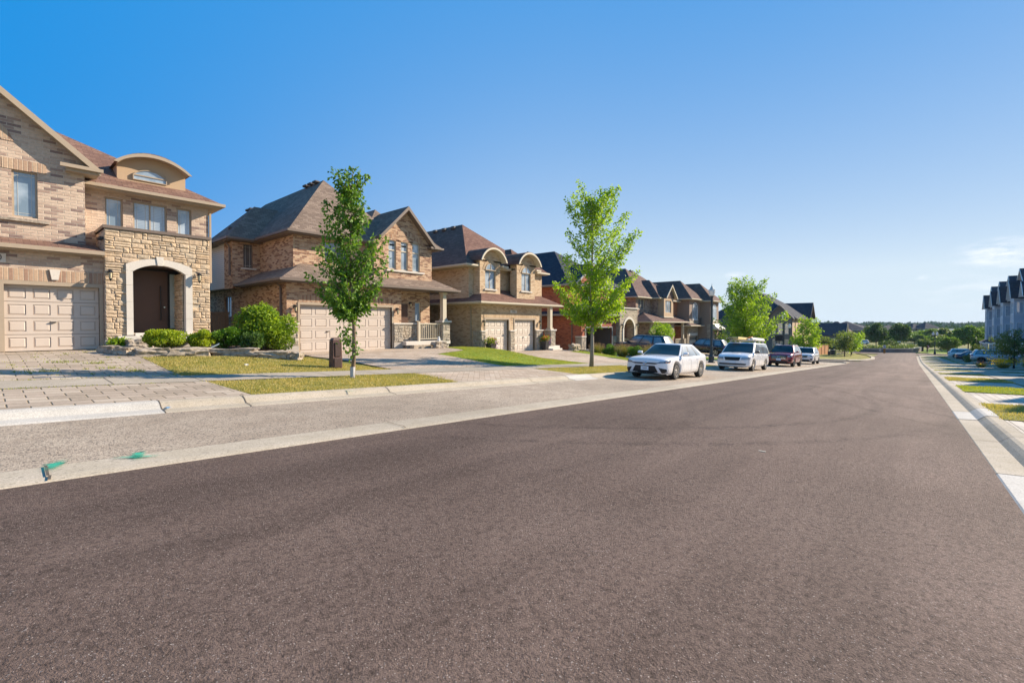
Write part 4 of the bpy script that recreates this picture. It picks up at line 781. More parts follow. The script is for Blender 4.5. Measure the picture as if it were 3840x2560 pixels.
# ================================================================ house 5
h=house('brick_house','brown brick house with cream box window under a small pointed gable',(50,21,-1.95))
m=MB(); vol(m,46.4,53.2,21,34,-2.3,1.6,F=[(47.2,51.8,-2.3,.3)],sides='FLR'); vol(m,46.5,53,22.6,34,1.2,4.3,F=[(47.05,48.65,2.95,4.1)],sides='FLR'); vol(m,50.3,53,21.8,24,1.2,4.3,sides='FL'); m.build('wall',b5,h)
window(h,'F',22.6,47.05,48.65,2.95,4.1,glB,trimw,cols=2); garage(h,21,47.2,51.8,-1.95,.3,6,gdoor3)
m=MB(); m.box(46.5,52.9,20.93,21,.6,1.6); m.build('stone_band',stn,h)
m=MB(); vol(m,50.55,53.2,21.15,21.9,2.1,4.25,F=[(50.95,52.6,2.62,4.0)],sides='FLR'); m.build('box_bay',stucco,h); window(h,'F',21.15,50.95,52.6,2.62,4.0,glC,trimw,cols=3,rows=1); MB().box(50.5,53.25,21.1,21.9,2.05,2.2).build('bay_sill',trimw,h)
m=MB(); t=MB(); hip(m,t,46.0,57.3,20.5,34,1.62,.5,cap=.95); m.build('lower_roof',rf5,h); t.build('gutter',trimw,h)
m=MB(); t=MB(); hip(m,t,46.1,55.3,22.2,36,4.32,dx=4.599,dy=3.8,rise=3.65); hip(m,t,52,62,23.5,33.5,4.3,.86); hip(m,t,49.9,53.7,21.4,29,4.32,dx=1.899,dy=2.1,rise=2.2); gable(m,t,50.6,53.8,20.85,24,4.36,1.5); m.build('roof',rf5,h); t.build('gutter',trimw,h)
MB().poly([(50.8,21.12,4.3),(53.6,21.12,4.3),(52.2,21.12,5.65)]).build('gable_wall',rf5,h)
m=MB(); m.box(55.2,55.45,20.7,20.95,-.4,1.5); m.build('column',trimw,h); m=MB(); m.box(55.0,55.6,20.5,21.1,-2.2,-.4); m.build('pier',stn,h); railing(h,20.9,53.3,55.0,-1.3,-.4,trimw); MB().box(53.2,57,20.6,22.6,-2.3,-1.4).build('porch_floor',precast,h)
m=MB(); vol(m,53.2,57,22.4,30,-2.3,1.5,sides='F'); m.build('porch_wall',b6,h); downspout(h,'L',46.4,23.2,-1.9,1.2,trimw,(0,.3))
# ================================================================ house 6
h=house('brick_house','orange brick house with two brown stucco towers and tall arched windows',(60,21,-2.45))
m=MB(); vol(m,53.05,57,22.0,34,1.3,4.15,sides='FLR'); vol(m,55.8,60,21.2,34,-2.8,1.2,sides='L'); m.build('wall',b6,h)
m=MB(); vol(m,56.6,60.3,20.5,30,1.2,4.35,sides='FLR'); vol(m,60.3,63.5,19.2,30,-2.8,4.25,sides='FLR'); m.build('tower_wall',stuccob,h)
m=MB(); vol(m,63.4,66.6,22,34,-2.8,3.6,sides='FR'); m.build('siding',sid,h)
m=MB(); vol(m,56.6,60.35,20.7,22,-2.8,1.2,F=[(57.1,59.9,-2.8,-.2)],sides='FL'); m.box(60.25,60.9,19.1,19.6,-2.8,1.3); m.box(56.6,60.3,20.42,20.5,1.2,1.75); m.box(60.3,63.5,19.12,19.2,1.2,1.7); m.build('stone_base',stn,h)
garage(h,20.7,57.1,59.9,-2.45,-.2,4,gdoor3,glass_row=True); m=MB(); m.fb('F',20.7,57,60,-.1,.2,0,.04); m.build('garage_header',precast,h)
for (c,a,b,z0,z1) in ((20.5,57.6,59.3,1.9,3.45),(19.2,60.85,62.5,1.8,3.3)): window(h,'F',c,a,b,z0,z1,glC,white,cols=3,rows=1,o=.005,b=.07,arch=.55); MB().fb('F',c,a-.15,b+.15,z0-.1,z0,0,.1).build('window_sill',precast,h)
m=MB(); t=MB(); hip(m,t,56.2,60.9,20.1,32,4.45,dx=2.35,dy=2.3,rise=2.4); hip(m,t,59.95,63.9,18.8,32,4.3,dx=1.975,dy=2.3,rise=2.35); hip(m,t,52.2,57,21.6,34,4.15,.9); hip(m,t,62.5,67,21.5,34,3.6,.7); m.build('roof',rf5,h); t.build('gutter',trimw,h)
m=MB(); t=MB(); hip(m,t,55.6,60.5,20.0,23,1.2,.5,cap=.6); m.build('lower_roof',rf5,h); t.build('gutter',trimw,h)
m=MB(); m.hexa([(61.0,19.1,1.35),(63.6,19.1,1.35),(63.6,19.2,1.35),(61.0,19.2,1.35)],[(60.9,18.4,.75),(63.7,18.4,.75),(63.7,19.2,.7),(60.9,19.2,.7)]); m.build('metal_awning',plain('awning_metal',(.6,.58,.55),.35,.1,metal=.4),h); MB().box(60.9,63.7,18.35,19.2,.6,.72).build('awning_base',trimw,h)
railing(h,20.3,60.5-1.2,60.25,1.3,2.1,trimd)
m=MB(); [m.fb('F',19.2,61.3+.4*k,61.45+.4*k,-1.4,-.1,0,.05) for k in range(5)]; m.build('slat_screen',trimw,h)
# ================================================================ house 7 on the far corner; its front faces the side street
h=house('brick_house','brick house with charcoal roof on the far street corner, front toned grey brown for shade',(106,20,-4.3))
m=MB(); vol(m,101.8,124,17.3,30,-4.8,2.45,L=[(17.9,18.6,-.6,1.4),(18.95,19.8,-.6,1.6),(20.1,20.7,-.6,1.4),(17.9,18.6,-3.3,-1.6),(18.95,19.8,-3.3,-1.6),(20.1,20.7,-3.3,-1.6)],sides='LRB'); m.poly([(101.8,17.3,2.45),(101.8,21.6,2.45),(101.8,19.45,4.9)])
vol(m,106,112,21.5,36,-4.8,1.5,sides='FL'); m.build('wall',b7,h)  # side-street front gets darker brick: its shade is put into the colour
m=MB(); vol(m,101.8,124,17.3,30,-4.8,2.45,F=[(104.5,105.2,-1.2,1.8),(108,108.5,-.2,1.8),(110.3,110.8,-.2,1.8),(105,106,-3.6,-1.9),(111,114,-3.6,-1.7)],sides='F'); m.build('side_wall',b3,h)  # main-street side in pale buff: sunlight on it is put into the colour
for (a,b,z0,z1) in ((17.9,18.6,-.6,1.4),(18.95,19.8,-.6,1.6),(20.1,20.7,-.6,1.4),(17.9,18.6,-3.3,-1.6),(18.95,19.8,-3.3,-1.6),(20.1,20.7,-3.3,-1.6)): window(h,'L',101.8,a,b,z0,z1,glD,trimw,rows=2,b=.07)
for (a,b,z0,z1) in ((104.5,105.2,-1.2,1.8),(108,108.5,-.2,1.8),(110.3,110.8,-.2,1.8),(105,106,-3.6,-1.9),(111,114,-3.6,-1.7)): window(h,'F',17.3,a,b,z0,z1,glB,trimw,b=.07)
MB().hexa([(110.5,17.2,-1.2),(114.5,17.2,-1.2),(114.5,17.2,-1.1),(110.5,17.2,-1.1)],[(110.5,16.2,-1.9),(114.5,16.2,-1.9),(114.5,16.2,-1.8),(110.5,16.2,-1.8)]).build('window_awning',rf4,h)
m=MB(); t=MB(); hip(m,t,102.5,124.6,16.8,34,2.5,dx=8,dy=8,rise=5.6)
# the gable over the side-street front, ridge along the main street
for (ya,s) in ((16.9,1),(22.0,-1)):
    A=[(101.3,ya,2.35),(101.3,19.45,5.15),(101.3,19.45,5.0),(101.3,ya,2.2)]; m.hexa(A,[(108,p[1],p[2]) for p in A]); A=[(101.27,ya,2.36),(101.27,19.45,5.16),(101.27,19.45,4.85),(101.27,ya,2.05)]; t.hexa(A,[(101.37,p[1],p[2]) for p in A])
gable(m,t,117.5,124.8,16.6,26,2.5,3.6)
m.build('roof',rf4,h); t.build('gutter',trimb,h); MB().poly([(117.9,17.28,2.45),(124.4,17.28,2.45),(121.15,17.28,5.6)]).build('gable_wall',b3,h)  # gable wall keeps the pale buff that paints the sunlit side
m=MB(); t=MB(); hip(m,t,102.5,108,21.7,36,-.9,.5,cap=1.1,gut=False); m.build('porch_roof',rf4,h); t.build('gutter',trimb,h); m=MB(); m.box(103,103.3,22.6,22.9,-4.5,-1); m.box(103,103.3,26,26.3,-4.5,-1); m.build('porch_column',trimg,h); MB().box(105.9,106,22.8,23.9,-4.2,-1.9).build('front_door',glD,h)
# ================================================================ townhouses across the street (front faces +Y)
def copy_tree(o,parent=None):
    c=o.copy(); C.objects.link(c); c.parent=parent
    for ch in list(o.children): copy_tree(ch,c)
    return c
TG='three storey townhouses along the right side'
def townhouse():
    h=thing('townhouse','','townhouse',group=TG)
    m=MB(); vol(m,-5.2,5.2,0,12,-1.5,9.5,F=[(-4.2,-2.9,6.9,8.6),(2.2,4,6.9,8.6),(-4.2,-2.9,3.9,5.6),(2.2,4,3.9,5.6)]); m.poly([(-5.2,0,9.5),(5.2,0,9.5),(0,0,13.2)]); m.build('wall',sidb,h)
    m=MB(); vol(m,-2.2,.8,-1.1,.2,3.1,9.3,F=[(-1.8,.4,7,8.7),(-1.8,.4,4,5.7)],L=()); m.build('bay',sidb,h)
    for z in (4,7): window(h,'F',-1.1,-1.8,.4,z,z+1.7,glA,white,cols=2,rows=2); window(h,'R',.8,-.85,-.15,z,z+1.7,glA,white,o=.005)
    for x,b in ((-4.2,-2.9),(2.2,4)):
        for z in (3.9,6.9): window(h,'F',0,x,b,z,z+1.7,glA,white,cols=2,rows=2)
    for z in (4,7):
        for y in (1.2,6): window(h,'R',5.2,y,y+1.1,z,z+1.6,glA,white,o=.005,cols=2)
    garage(h,0,-4.4,-1.6,0,2.2,4,white,trimmat=white); MB().fb('F',0,1.6,2.6,.2,2.3,-.02,.04).build('front_door',plain('door_blue',(.05,.08,.14),.5),h)
    m=MB(); t=MB(); gable(m,t,-5.5,5.5,-.5,12.4,9.45,4.1); gable(m,t,-2.7,1.3,-1.5,2,9.3,2.6); gable(m,t,1.9,4.9,-.75,2,9.5,2.0); m.build('roof',rf4,h); t.build('fascia',white,h)
    m=MB(); t=MB(); m.hexa([(-5.4,-1.6,2.6),(5.4,-1.6,2.6),(5.4,-1.6,2.5),(-5.4,-1.6,2.5)],[(-5.4,.0,3.5),(5.4,.0,3.5),(5.4,.0,2.5),(-5.4,.0,2.5)]); m.build('porch_roof',rf4,h)
    m=MB(); m.box(-5.4,5.4,-1.65,-1.58,2.36,2.56); [m.box(x-.1,x+.1,-1.5,-1.3,-.4,2.4) for x in (-5.1,-1.2,.6,3.4,5.1)]; m.build('porch_post',white,h)
    m=MB(); [m.box(x-.09,x+.09,-.025,.0,-.3,9.4) for x in (-5.1,5.1)]; m.box(5.2,5.225,0,.18,-.3,9.4); m.box(5.2,5.225,11.8,12,-.3,9.4); m.build('corner_board',white,h); return h
tp=townhouse(); TX=[98.9,109.3,119.7,130.6]+[35,46,59,70,83.5]
tl=['blue grey three storey townhouse nearest the right frame edge','second blue grey townhouse from the right frame edge','third blue grey townhouse from the right frame edge, stepping down the hill','blue grey townhouse at the far end of the row beside the cross street']
for i,x in enumerate(TX):
    o=tp if i==0 else copy_tree(tp); o.location=(x,-12.2,base(x)+.35); o.rotation_euler=(0,0,math.pi)
    o['label']=tl[i] if i<4 else 'blue grey townhouse of the row beyond the right frame edge'
# ================================================================ houses farther down
def at(px,Z,z=0): r=(px-1920)/1730; return Vector((Z*(math.cos(AZ)+r*math.sin(AZ)),Z*(math.sin(AZ)-r*math.cos(AZ)),z))
def farhouse(label,px,Z,w,d,gz,wz,rise,wm,rm,rz=0,axis='y',gab=False,name='distant_house'):
    p=at(px,Z,gz); h=thing(name,label,'house')
    m=MB(); vol(m,-w/2,w/2,-d/2,d/2,-.5,wz); 
    if gab: m.poly([(-w/2,-d/2,wz),(w/2,-d/2,wz),(0,-d/2,wz+rise*.95)])
    m.build('wall',wm,h); m=MB(); t=MB()
    if gab: gable(m,t,-w/2-.4,w/2+.4,-d/2-.4,d/2+.4,wz,rise)
    else: hip(m,t,-w/2-.4,w/2+.4,-d/2-.4,d/2+.4,wz,rise/(min(w,d)/2+.4),gut=False)
    m.build('roof',rm,h); t.build('fascia',trimw,h)
    for x in (-w*.3,0,w*.3):
        window(h,'L',-w/2,x*d/w-.5,x*d/w+.5,.9,2.3,glA,trimw,o=.005)
        for z in ((.9,3.6) if wz>4.5 else (.9,)): window(h,'F',-d/2,x-.6,x+.6,z,z+1.4,glA,trimw,o=.005)
    h.location=p; h.rotation_euler=(0,0,rz); return h
farhouse('grey gabled house with dark roof right behind the orange fence',3102,150,10,10,-5.4,3.2,3.9,b7,rf4,0,gab=True)
farhouse('low brown roofed house to the right of the grey gabled house',3136,165,9,10,-5.5,3.4,4.4,stucco,rf5,0)
farhouse('dark roofed house in the middle distance with the longest ridge',3175,200,22,16,-5.6,4.6,3.6,b7,rf4,0)
farhouse('dark roofed house beside the left round tree',3222,215,14,14,-5.6,4.0,3.0,b5,rf4,.0)
farhouse('brown roofed house seen between the two round trees',3333,260,12,12,-5.6,3.6,3.0,b7,rf6,.4)
farhouse('dark roofed house to the right of the round trees',3425,270,9,9,-5.6,4.4,3.0,b5,rf4,AZ)
farhouse('second dark roofed house to the right of the round trees',3470,265,9.5,9,-5.6,4.6,3.4,b7,rf4,AZ)
h=thing('commercial_building','long low dark building with flat white edged roof at the end of the townhouses','building'); m=MB(); vol(m,-11,11,-8,8,-.5,4.2); m.build('wall',plain('wall_dark',(.06,.065,.075),.7),h); m=MB(); m.box(-11.4,11.4,-8.4,8.4,4.2,4.6); m.build('roof_edge',white,h); [window(h,'F',-8,-9+4*k,-6+4*k,1,3,glA,white,o=.005) for k in range(4)]; h.location=at(3622,205,-5.6); h.rotation_euler=(0,0,AZ-R(90))
h=farhouse('tan roofed house left of the corner house, behind the bushy maple',2742,112,9,12,-3.9,5.8,2.4,b3,rf6,0)
# ================================================================ cars
def paint(name,col,metal=0.,rough=.25):
    m=newmat(name); T=NT(m); tc=T.n('ShaderNodeTexCoord'); nz=T.n('ShaderNodeTexNoise',{'Vector':tc.outputs['Object'],'Scale':3,'Detail':4}); r=T.n('ShaderNodeMapRange',{0:nz.outputs[0],3:rough-.04,4:rough+.08})
    b=finish(T,col,rough,coat=1,metal=metal,spec=.5); T.l(r.outputs[0],b.inputs['Roughness']); b.inputs['Coat Roughness'].default_value=.03; return m
pw=paint('paint_white',(.78,.76,.75)); pr=paint('paint_maroon',(.24,.015,.025),.2); pb=paint('paint_black',(.012,.012,.022)); ps=paint('paint_silver',(.5,.52,.56),.4); pn=paint('paint_navy',(.03,.045,.08),.3); pg=paint('paint_grey',(.2,.21,.23),.4)
cg=glassmat('car_glass',(.01,.02,.022),(.03,.06,.065),0,.02); [(n.inputs['Coat IOR'].__setattr__('default_value',1.4),n.inputs['Coat Weight'].__setattr__('default_value',.55),n.inputs['Specular IOR Level'].__setattr__('default_value',.2)) for n in cg.node_tree.nodes if n.type=='BSDF_PRINCIPLED']; cgs=glassmat('car_side_glass',(.05,.07,.085),(.14,.18,.21),0,.02); blk=plain('car_black_trim',(.015,.015,.017),.4,.1); chrome=plain('chrome',(.8,.8,.82),.15,.03,metal=1); rimm=plain('rim_silver',(.55,.53,.5),.3,.05,metal=.8); rimd=plain('rim_dark',(.1,.1,.11),.3,.05,metal=.7)
lens=plain('headlight_lens',(.30,.31,.32),.08,.1,coat=1,spec=1); lensd=plain('headlight_dark',(.1,.12,.15),.1,.2,coat=1,spec=1); taill=plain('tail_light',(.3,.01,.01),.15,.1,coat=1); amber=plain('amber_marker',(.75,.25,.04),.3,.05); platem=plain('licence_plate',(.72,.74,.76),.5,.04); interior=plain('seat_cloth',(.12,.12,.13),.9)
SP={'sedan':dict(L=4.85,W=1.84,H=1.445,wb=2.82,wr=.335,fo=.96,zb=.93,cx=.98,rf=.18,rr=-1.12,tx=-2.02,w0=.83,w1=.60,bow=.16,tb=.06,
   st=[(2.425,.6,.3,.72),(2.37,.8,.22,.80),(2.2,.88,.18,.85),(1.75,.915,.17,.91),(1.0,.92,.17,.96),(0,.92,.17,.97),(-1.35,.92,.18,1.0),(-2.05,.89,.2,1.07),(-2.34,.8,.26,1.04),(-2.425,.66,.34,.95)],sw=[(.02,.30),(.34,.66),(.70,.86)]),
 'van':dict(L=5.1,W=1.95,H=1.73,wb=3.05,wr=.345,fo=.95,zb=1.06,cx=1.55,rf=.62,rr=-2.25,tx=-2.5,w0=.93,w1=.76,bow=.14,tb=.03,
   st=[(2.55,.62,.3,.72),(2.48,.84,.24,.86),(2.3,.94,.2,.96),(1.9,.97,.19,1.06),(1.55,.975,.19,1.1),(0,.975,.19,1.1),(-1.6,.975,.2,1.12),(-2.35,.95,.24,1.12),(-2.5,.88,.32,1.08),(-2.55,.8,.36,1.0)],sw=[(.03,.22),(.25,.55),(.58,.95)]),
 'suv':dict(L=4.65,W=1.86,H=1.69,wb=2.70,wr=.36,fo=.92,zb=1.08,cx=1.12,rf=.42,rr=-1.75,tx=-2.12,w0=.86,w1=.66,bow=.14,tb=.04,
   st=[(2.325,.66,.34,.80),(2.27,.82,.28,.92),(2.1,.90,.26,1.0),(1.7,.93,.24,1.06),(1.1,.93,.24,1.1),(0,.93,.24,1.12),(-1.4,.93,.25,1.15),(-2.05,.90,.28,1.16),(-2.27,.84,.36,1.1),(-2.325,.74,.42,1.0)],sw=[(.02,.32),(.35,.66),(.70,.93)])}
def car(kind,label,paintm,name='parked_car',group=None,rims=rimm,grille='wide',rails=False,cat='car',detail=2,scale=1.):
    S=SP[kind]; root=thing(name,label,cat,group=group)
    # lower body: lofted, smoothed, wheel wells cut out
    V=[];F=[];prof=((0,0),(.84,0),(.965,.09),(1,.3),(1.0,.55),(.975,.8),(.93,.93),(.8,1.0))
    for (x,w,zl,zt) in S['st']:
        half=[(w*a,zl+(zt-zl)*b) for a,b in prof]; ring=[(y,z) for y,z in half]+[(0,zt+.035)]+[(-y,z) for y,z in reversed(half[1:])]
        V+=[(x,y,z) for y,z in ring]
    n=len(prof)+1+len(prof)-1; ns=len(S['st'])
    for i in range(ns-1):
        for j in range(n): k=(j+1)%n; F.append((i*n+j,i*n+k,(i+1)*n+k,(i+1)*n+j))
    F.append(tuple(range(n-1,-1,-1))); F.append(tuple((ns-1)*n+j for j in range(n)))
    me=bpy.data.meshes.new('t'); me.from_pydata(V,[],F); bm=bmesh.new(); bm.from_mesh(me); bmesh.ops.recalc_face_normals(bm,faces=bm.faces); bm.to_mesh(me); bm.free()
    b=bpy.data.objects.new('t',me); C.objects.link(b); sm=b.modifiers.new('s','SUBSURF'); sm.levels=2; sm.render_levels=2
    fx=S['L']/2-S['fo']; rx=fx-S['wb']; cut=MB()
    for wx in (fx,rx):
        for s in (1,-1):
            y0,y1=sorted((s*(S['W']/2-.30),s*(S['W']/2+.2))); cut.lathe((wx,0,S['wr']),[(S['wr']+.065,y0),(S['wr']+.065,y1)],28,'y')
    co=cut.build('t2',blk); bo=b.modifiers.new('b','BOOLEAN'); bo.object=co; bo.operation='DIFFERENCE'; bo.solver='EXACT'
    bpy.context.view_layer.update(); dg=bpy.context.evaluated_depsgraph_get(); me2=bpy.data.meshes.new_from_object(b.evaluated_get(dg)); bpy.data.objects.remove(b); bpy.data.objects.remove(co)
    me2.name='body'; me2.materials.clear(); me2.materials.append(paintm)
    for p in me2.polygons: p.use_smooth=True
    body=bpy.data.objects.new('body',me2); C.objects.link(body); body.parent=root
    bm=bmesh.new(); bm.from_mesh(me2); bmesh.ops.triangulate(bm,faces=bm.faces[:]); tree=BVHTree.FromBMesh(bm)
    # cabin
    zb,zr=S['zb']-.05,S['H']-.05
    def X0(v): return S['cx']+(S['rf']-S['cx'])*v
    def X1(v): return S['tx']+(S['rr']-S['tx'])*v
    def Wd(v): return S['w0']+(S['w1']-S['w0'])*(v**1.25)
    def Zz(v): return zb+(zr-zb)*v
    def ringv(x0,x1,w,z,bow,n=8):
        P=[(x0+bow*(1-(s*s)),s*w,z) for s in np.linspace(-1,1,n+1)]; P+=[(x0+(x1-x0)*t,w,z) for t in np.linspace(0,1,n+1)[1:]]
        P+=[(x1-bow*.6*(1-s*s),s*w,z) for s in np.linspace(1,-1,n+1)[1:]]; P+=[(x1+(x0-x1)*t,-w,z) for t in np.linspace(0,1,n+1)[1:-1]]; return P
    m=MB(); lv=[ringv(X0(v),X1(v),Wd(v),Zz(v),S['bow']) for v in (0,.25,.5,.75,1)]
    x0,x1,w=X0(1),X1(1),Wd(1)
    for k,dz in ((.05,.022),(.14,.038),(.4,.05)): lv.append(ringv(x0-k*.5,x1+k*.5,w-k*w*.8,zr+dz,S['bow']*(1-k)))
    K=len(lv[0])
    for r_ in lv: m.v+=[tuple(p) for p in r_]
    for i in range(len(lv)-1):
        for j in range(K): k=(j+1)%K; m.f.append((i*K+j,i*K+k,(i+1)*K+k,(i+1)*K+j))
    m.f.append(tuple((len(lv)-1)*K+j for j in range(K))); cab=m.build('cabin',paintm,root,smooth=True)
    def patch(name,fn,mat,u0,u1,v0,v1,nu=8,nv=5,par=root):
        m=MB(); 
        for i in range(nu+1):
            for j in range(nv+1): m.v.append(tuple(fn(u0+(u1-u0)*i/nu,v0+(v1-v0)*j/nv)))
        for i in range(nu):
            for j in range(nv): a=i*(nv+1)+j; m.f.append((a,a+nv+1,a+nv+2,a+1))
        return m.build(name,mat,par,smooth=True)
    patch('windshield',lambda s,v:(X0(v)+S['bow']*(1-s*s)+.014,s*Wd(v),Zz(v)+.004),cg,-.93,.93,.1,.97)
    patch('rear_window',lambda s,v:(X1(v)-S['bow']*.6*(1-s*s)-.014,s*Wd(v),Zz(v)+.004),cg,-.88,.88,.18,.9)
    for sg in (1,-1):
        m=MB()
        fn=lambda a,v,o=.006:(X0(v)+(X1(v)-X0(v))*a,sg*(Wd(v)+o),Zz(v))
        patch('window_trim',lambda a,v:fn(a,v,.004),blk,S['sw'][0][0]-.01,S['sw'][-1][1]+.012,.09,.93,10,4)
        for a0,a1 in S['sw']: patch('side_window',lambda a,v:fn(a,v,.011),cgs,a0,a1,.13,.89,4,4)
    # things laid on the body surface
    def onfront(name,quad,mat,off=.008,nu=8,nv=4,rear=False,par=root,smooth=True):
        m=MB(); q=[Vector((0,*p)) for p in quad]
        for i in range(nu+1):
            for j in range(nv+1):
                u,v=i/nu,j/nv; p=q[0].lerp(q[1],u).lerp(q[3].lerp(q[2],u),v); d=-1 if not rear else 1
                hit=tree.ray_cast(Vector((-d*4,p.y,p.z)),Vector((d,0,0))); x=hit[0].x if hit[0] else -d*(S['L']/2-.1)
                m.v.append((x-d*off,p.y,p.z))
        for i in range(nu):
            for j in range(nv): a=i*(nv+1)+j; m.f.append((a,a+nv+1,a+nv+2,a+1))
        return m.build(name,mat,par,smooth=smooth)
    def onside(name,quad,mat,sg,off=.006,nu=6,nv=3,par=root):
        m=MB(); q=[Vector((p[0],0,p[1])) for p in quad]
        for i in range(nu+1):
            for j in range(nv+1):
                u,v=i/nu,j/nv; p=q[0].lerp(q[1],u).lerp(q[3].lerp(q[2],u),v)
                hit=tree.ray_cast(Vector((p.x,sg*3,p.z)),Vector((0,-sg,0))); y=hit[0].y if hit[0] else sg*S['W']/2
                m.v.append((p.x,y+sg*off,p.z))
        for i in range(nu):
            for j in range(nv): a=i*(nv+1)+j; m.f.append((a,a+nv+1,a+nv+2,a+1))
        return m.build(name,mat,par,smooth=True)
    zt=S['st'][1][3]
    if kind=='sedan':
        onfront('lower_grille',[(-.56,.24),(.56,.24),(.4,.54),(-.4,.54)],blk,.01)
        onfront('grille',[(-.42,.60),(.42,.60),(.6,.655),(-.6,.655)],blk,.01)
        e=MB(); 
        for k in range(20):
            t,t2=2*math.pi*k/20,2*math.pi*(k+1)/20
            for (ra,rb,cy,cz) in ((.075,.052,0,.575),(.028,.047,0,.58),(.052,.018,0,.594)): e.tube([(2.455,ra*math.cos(t)+cy,rb*math.sin(t)+cz+.05),(2.455,ra*math.cos(t2)+cy,rb*math.sin(t2)+cz+.05)],.007,4)
        e.build('emblem',chrome,root)
        for s in (1,-1):
            onfront('side_intake',[(s*.55,.47),(s*.86,.42),(s*.86,.28),(s*.68,.26)],blk,.009); onfront('bumper_blade',[(s*.44,.5),(s*.5,.5),(s*.70,.215),(s*.62,.205)],pw,.02); onfront('bumper_blade',[(s*.62,.2),(s*.86,.21),(s*.86,.25),(s*.64,.24)],pw,.02)
            onfront('headlight',[(s*.46,.635),(s*.89,.65),(s*.88,.76),(s*.62,.715)],lensd,.01); onside('headlight',[(2.32,.66),(2.02,.70),(1.98,.77),(2.3,.76)],lensd,s,.009); onfront('marker_light',[(s*.8,.66),(s*.87,.665),(s*.87,.70),(s*.8,.695)],amber,.016); onfront('headlight_lamp',[(s*.6,.665),(s*.74,.67),(s*.74,.72),(s*.62,.70)],lens,.015)
        onfront('bumper_lip',[(-.8,.2),(.8,.2),(.8,.235),(-.8,.235)],blk,.012,14,2)
        pl=onfront('licence_plate',[(-.16,.36),(.16,.36),(.16,.51),(-.16,.51)],platem,.03,4,2,smooth=False); onfront('plate_mark',[(-.08,.43),(.1,.43),(.1,.455),(-.08,.45)],blk,.034,2,1,par=pl)
    elif kind=='van':
        onfront('grille',[(-.38,.62),(.38,.62),(.46,.82),(-.46,.82)],blk,.012); onfront('lower_grille',[(-.72,.36),(.72,.36),(.78,.45),(-.78,.45)],blk,.01)
        for k in (.69,.745): onfront('grille_bar',[(-.37,k),(.37,k),(.37,k+.012),(-.37,k+.012)],blk,.02,8,1)
        for s in (1,-1): onfront('headlight',[(s*.5,.66),(s*.86,.68),(s*.88,.84),(s*.5,.82)],lens,.012); onside('headlight',[(2.42,.68),(2.2,.72),(2.2,.85),(2.38,.84)],lens,s,.01)
        pl=onfront('licence_plate',[(-.16,.45),(.16,.45),(.16,.6),(-.16,.6)],platem,.03,4,2,smooth=False)
        onside('door_emblem',[(.86,.62),(.62,.62),(.62,.86),(.86,.86)],plain('emblem_blue',(.16,.2,.36),.5,.5,30),-1,.008); onside('side_moulding',[(1.05,.5),(-1.1,.5),(-1.1,.53),(1.05,.53)],blk,-1,.008); onside('door_rail',[(.2,.98),(-1.9,.98),(-1.9,1.0),(.2,1.0)],blk,-1,.006)
        m=MB(); zz=S['H']+.0
        for x in (.35,-.7,-1.7): m.box(x-.03,x+.03,-.78,.78,zz+.1,zz+.14); [m.box(x-.03,x+.03,s*.7-.03,s*.7+.03,zz-.08,zz+.1) for s in (1,-1)]
        for s in (1,-1): m.box(-1.8,.5,s*.74-.02,s*.74+.02,zz+.14,zz+.18)
        m.build('roof_rack',plain('rack_cream',(.6,.56,.45),.5),root)
    else:
        gq={'wide':[(-.5,.55),(.5,.55),(.58,.84),(-.58,.84)],'oval':[(-.34,.66),(.34,.66),(.44,.86),(-.44,.86)]}[grille]
        onfront('grille',gq,blk,.01); onfront('lower_grille',[(-.55,.34),(.55,.34),(.62,.46),(-.62,.46)],blk,.01)
        for k in (.1,.36,.62,.88) if grille=='wide' else (.5,):
            z=gq[0][1]+(gq[3][1]-gq[0][1])*k; w=.52; onfront('grille_bar',[(-w*.9,z),(w*.9,z),(w*.9,z+.016),(-w*.9,z+.016)],chrome,.018,8,1)
        e=MB(); [e.tube([(2.36,.08*math.cos(t),.72+.08*math.sin(t)),(2.36,.08*math.cos(t+.53),.72+.08*math.sin(t+.53))],.009,4) for t in np.arange(0,6.28,.523)]; e.build('emblem',chrome,root)
        for s in (1,-1):
            onfront('headlight',[(s*.6,.76),(s*.86,.76),(s*.86,.87),(s*.6,.85)],lens,.012); onside('headlight',[(2.2,.77),(2.0,.8),(2.0,.9),(2.18,.88)],lens,s,.01); onfront('side_intake',[(s*.62,.4),(s*.82,.42),(s*.8,.56),(s*.64,.54)],blk,.01)
        onfront('licence_plate',[(-.16,.47),(.16,.47),(.16,.62),(-.16,.62)],platem,.03,4,2,smooth=False)
        onfront('bumper_cladding',[(-.82,.27),(.82,.27),(.82,.33),(-.82,.33)],blk,.012,14,2)
    zs=S['st'][4][3]
    for s in (1,-1):
        onfront('tail_light',[(s*.45,zs-.22),(s*.86,zs-.22),(s*.86,zs-.06),(s*.5,zs-.08)],taill,.012,rear=True); onside('tail_light',[(-S['L']/2+.3,zs-.18),(-S['L']/2+.1,zs-.18),(-S['L']/2+.1,zs-.05),(-S['L']/2+.28,zs-.05)],taill,s,.01)
        if kind=='suv': onside('sill_cladding',[(fx-.42,.26),(rx+.42,.26),(rx+.42,.36),(fx-.42,.36)],blk,s,.008,10,2)
        for xx in (S['cx']-.12,S['cx']-1.1,): onside('door_seam',[(xx,.32),(xx-.012,.32),(xx-.012,S['zb']),(xx,S['zb'])],blk,s,.003,1,6)
        onside('door_seam',[(rx+.62,S['zb']),(rx+.608,S['zb']),(rx+.46,.36),(rx+.472,.36)],blk,s,.003,1,6)
        for xx in (S['cx']-.88,S['cx']-1.85): onside('door_handle',[(xx,S['zb']-.13),(xx-.18,S['zb']-.13),(xx-.18,S['zb']-.10),(xx,S['zb']-.10)],paintm if kind!='van' else blk,s,.02,2,1)
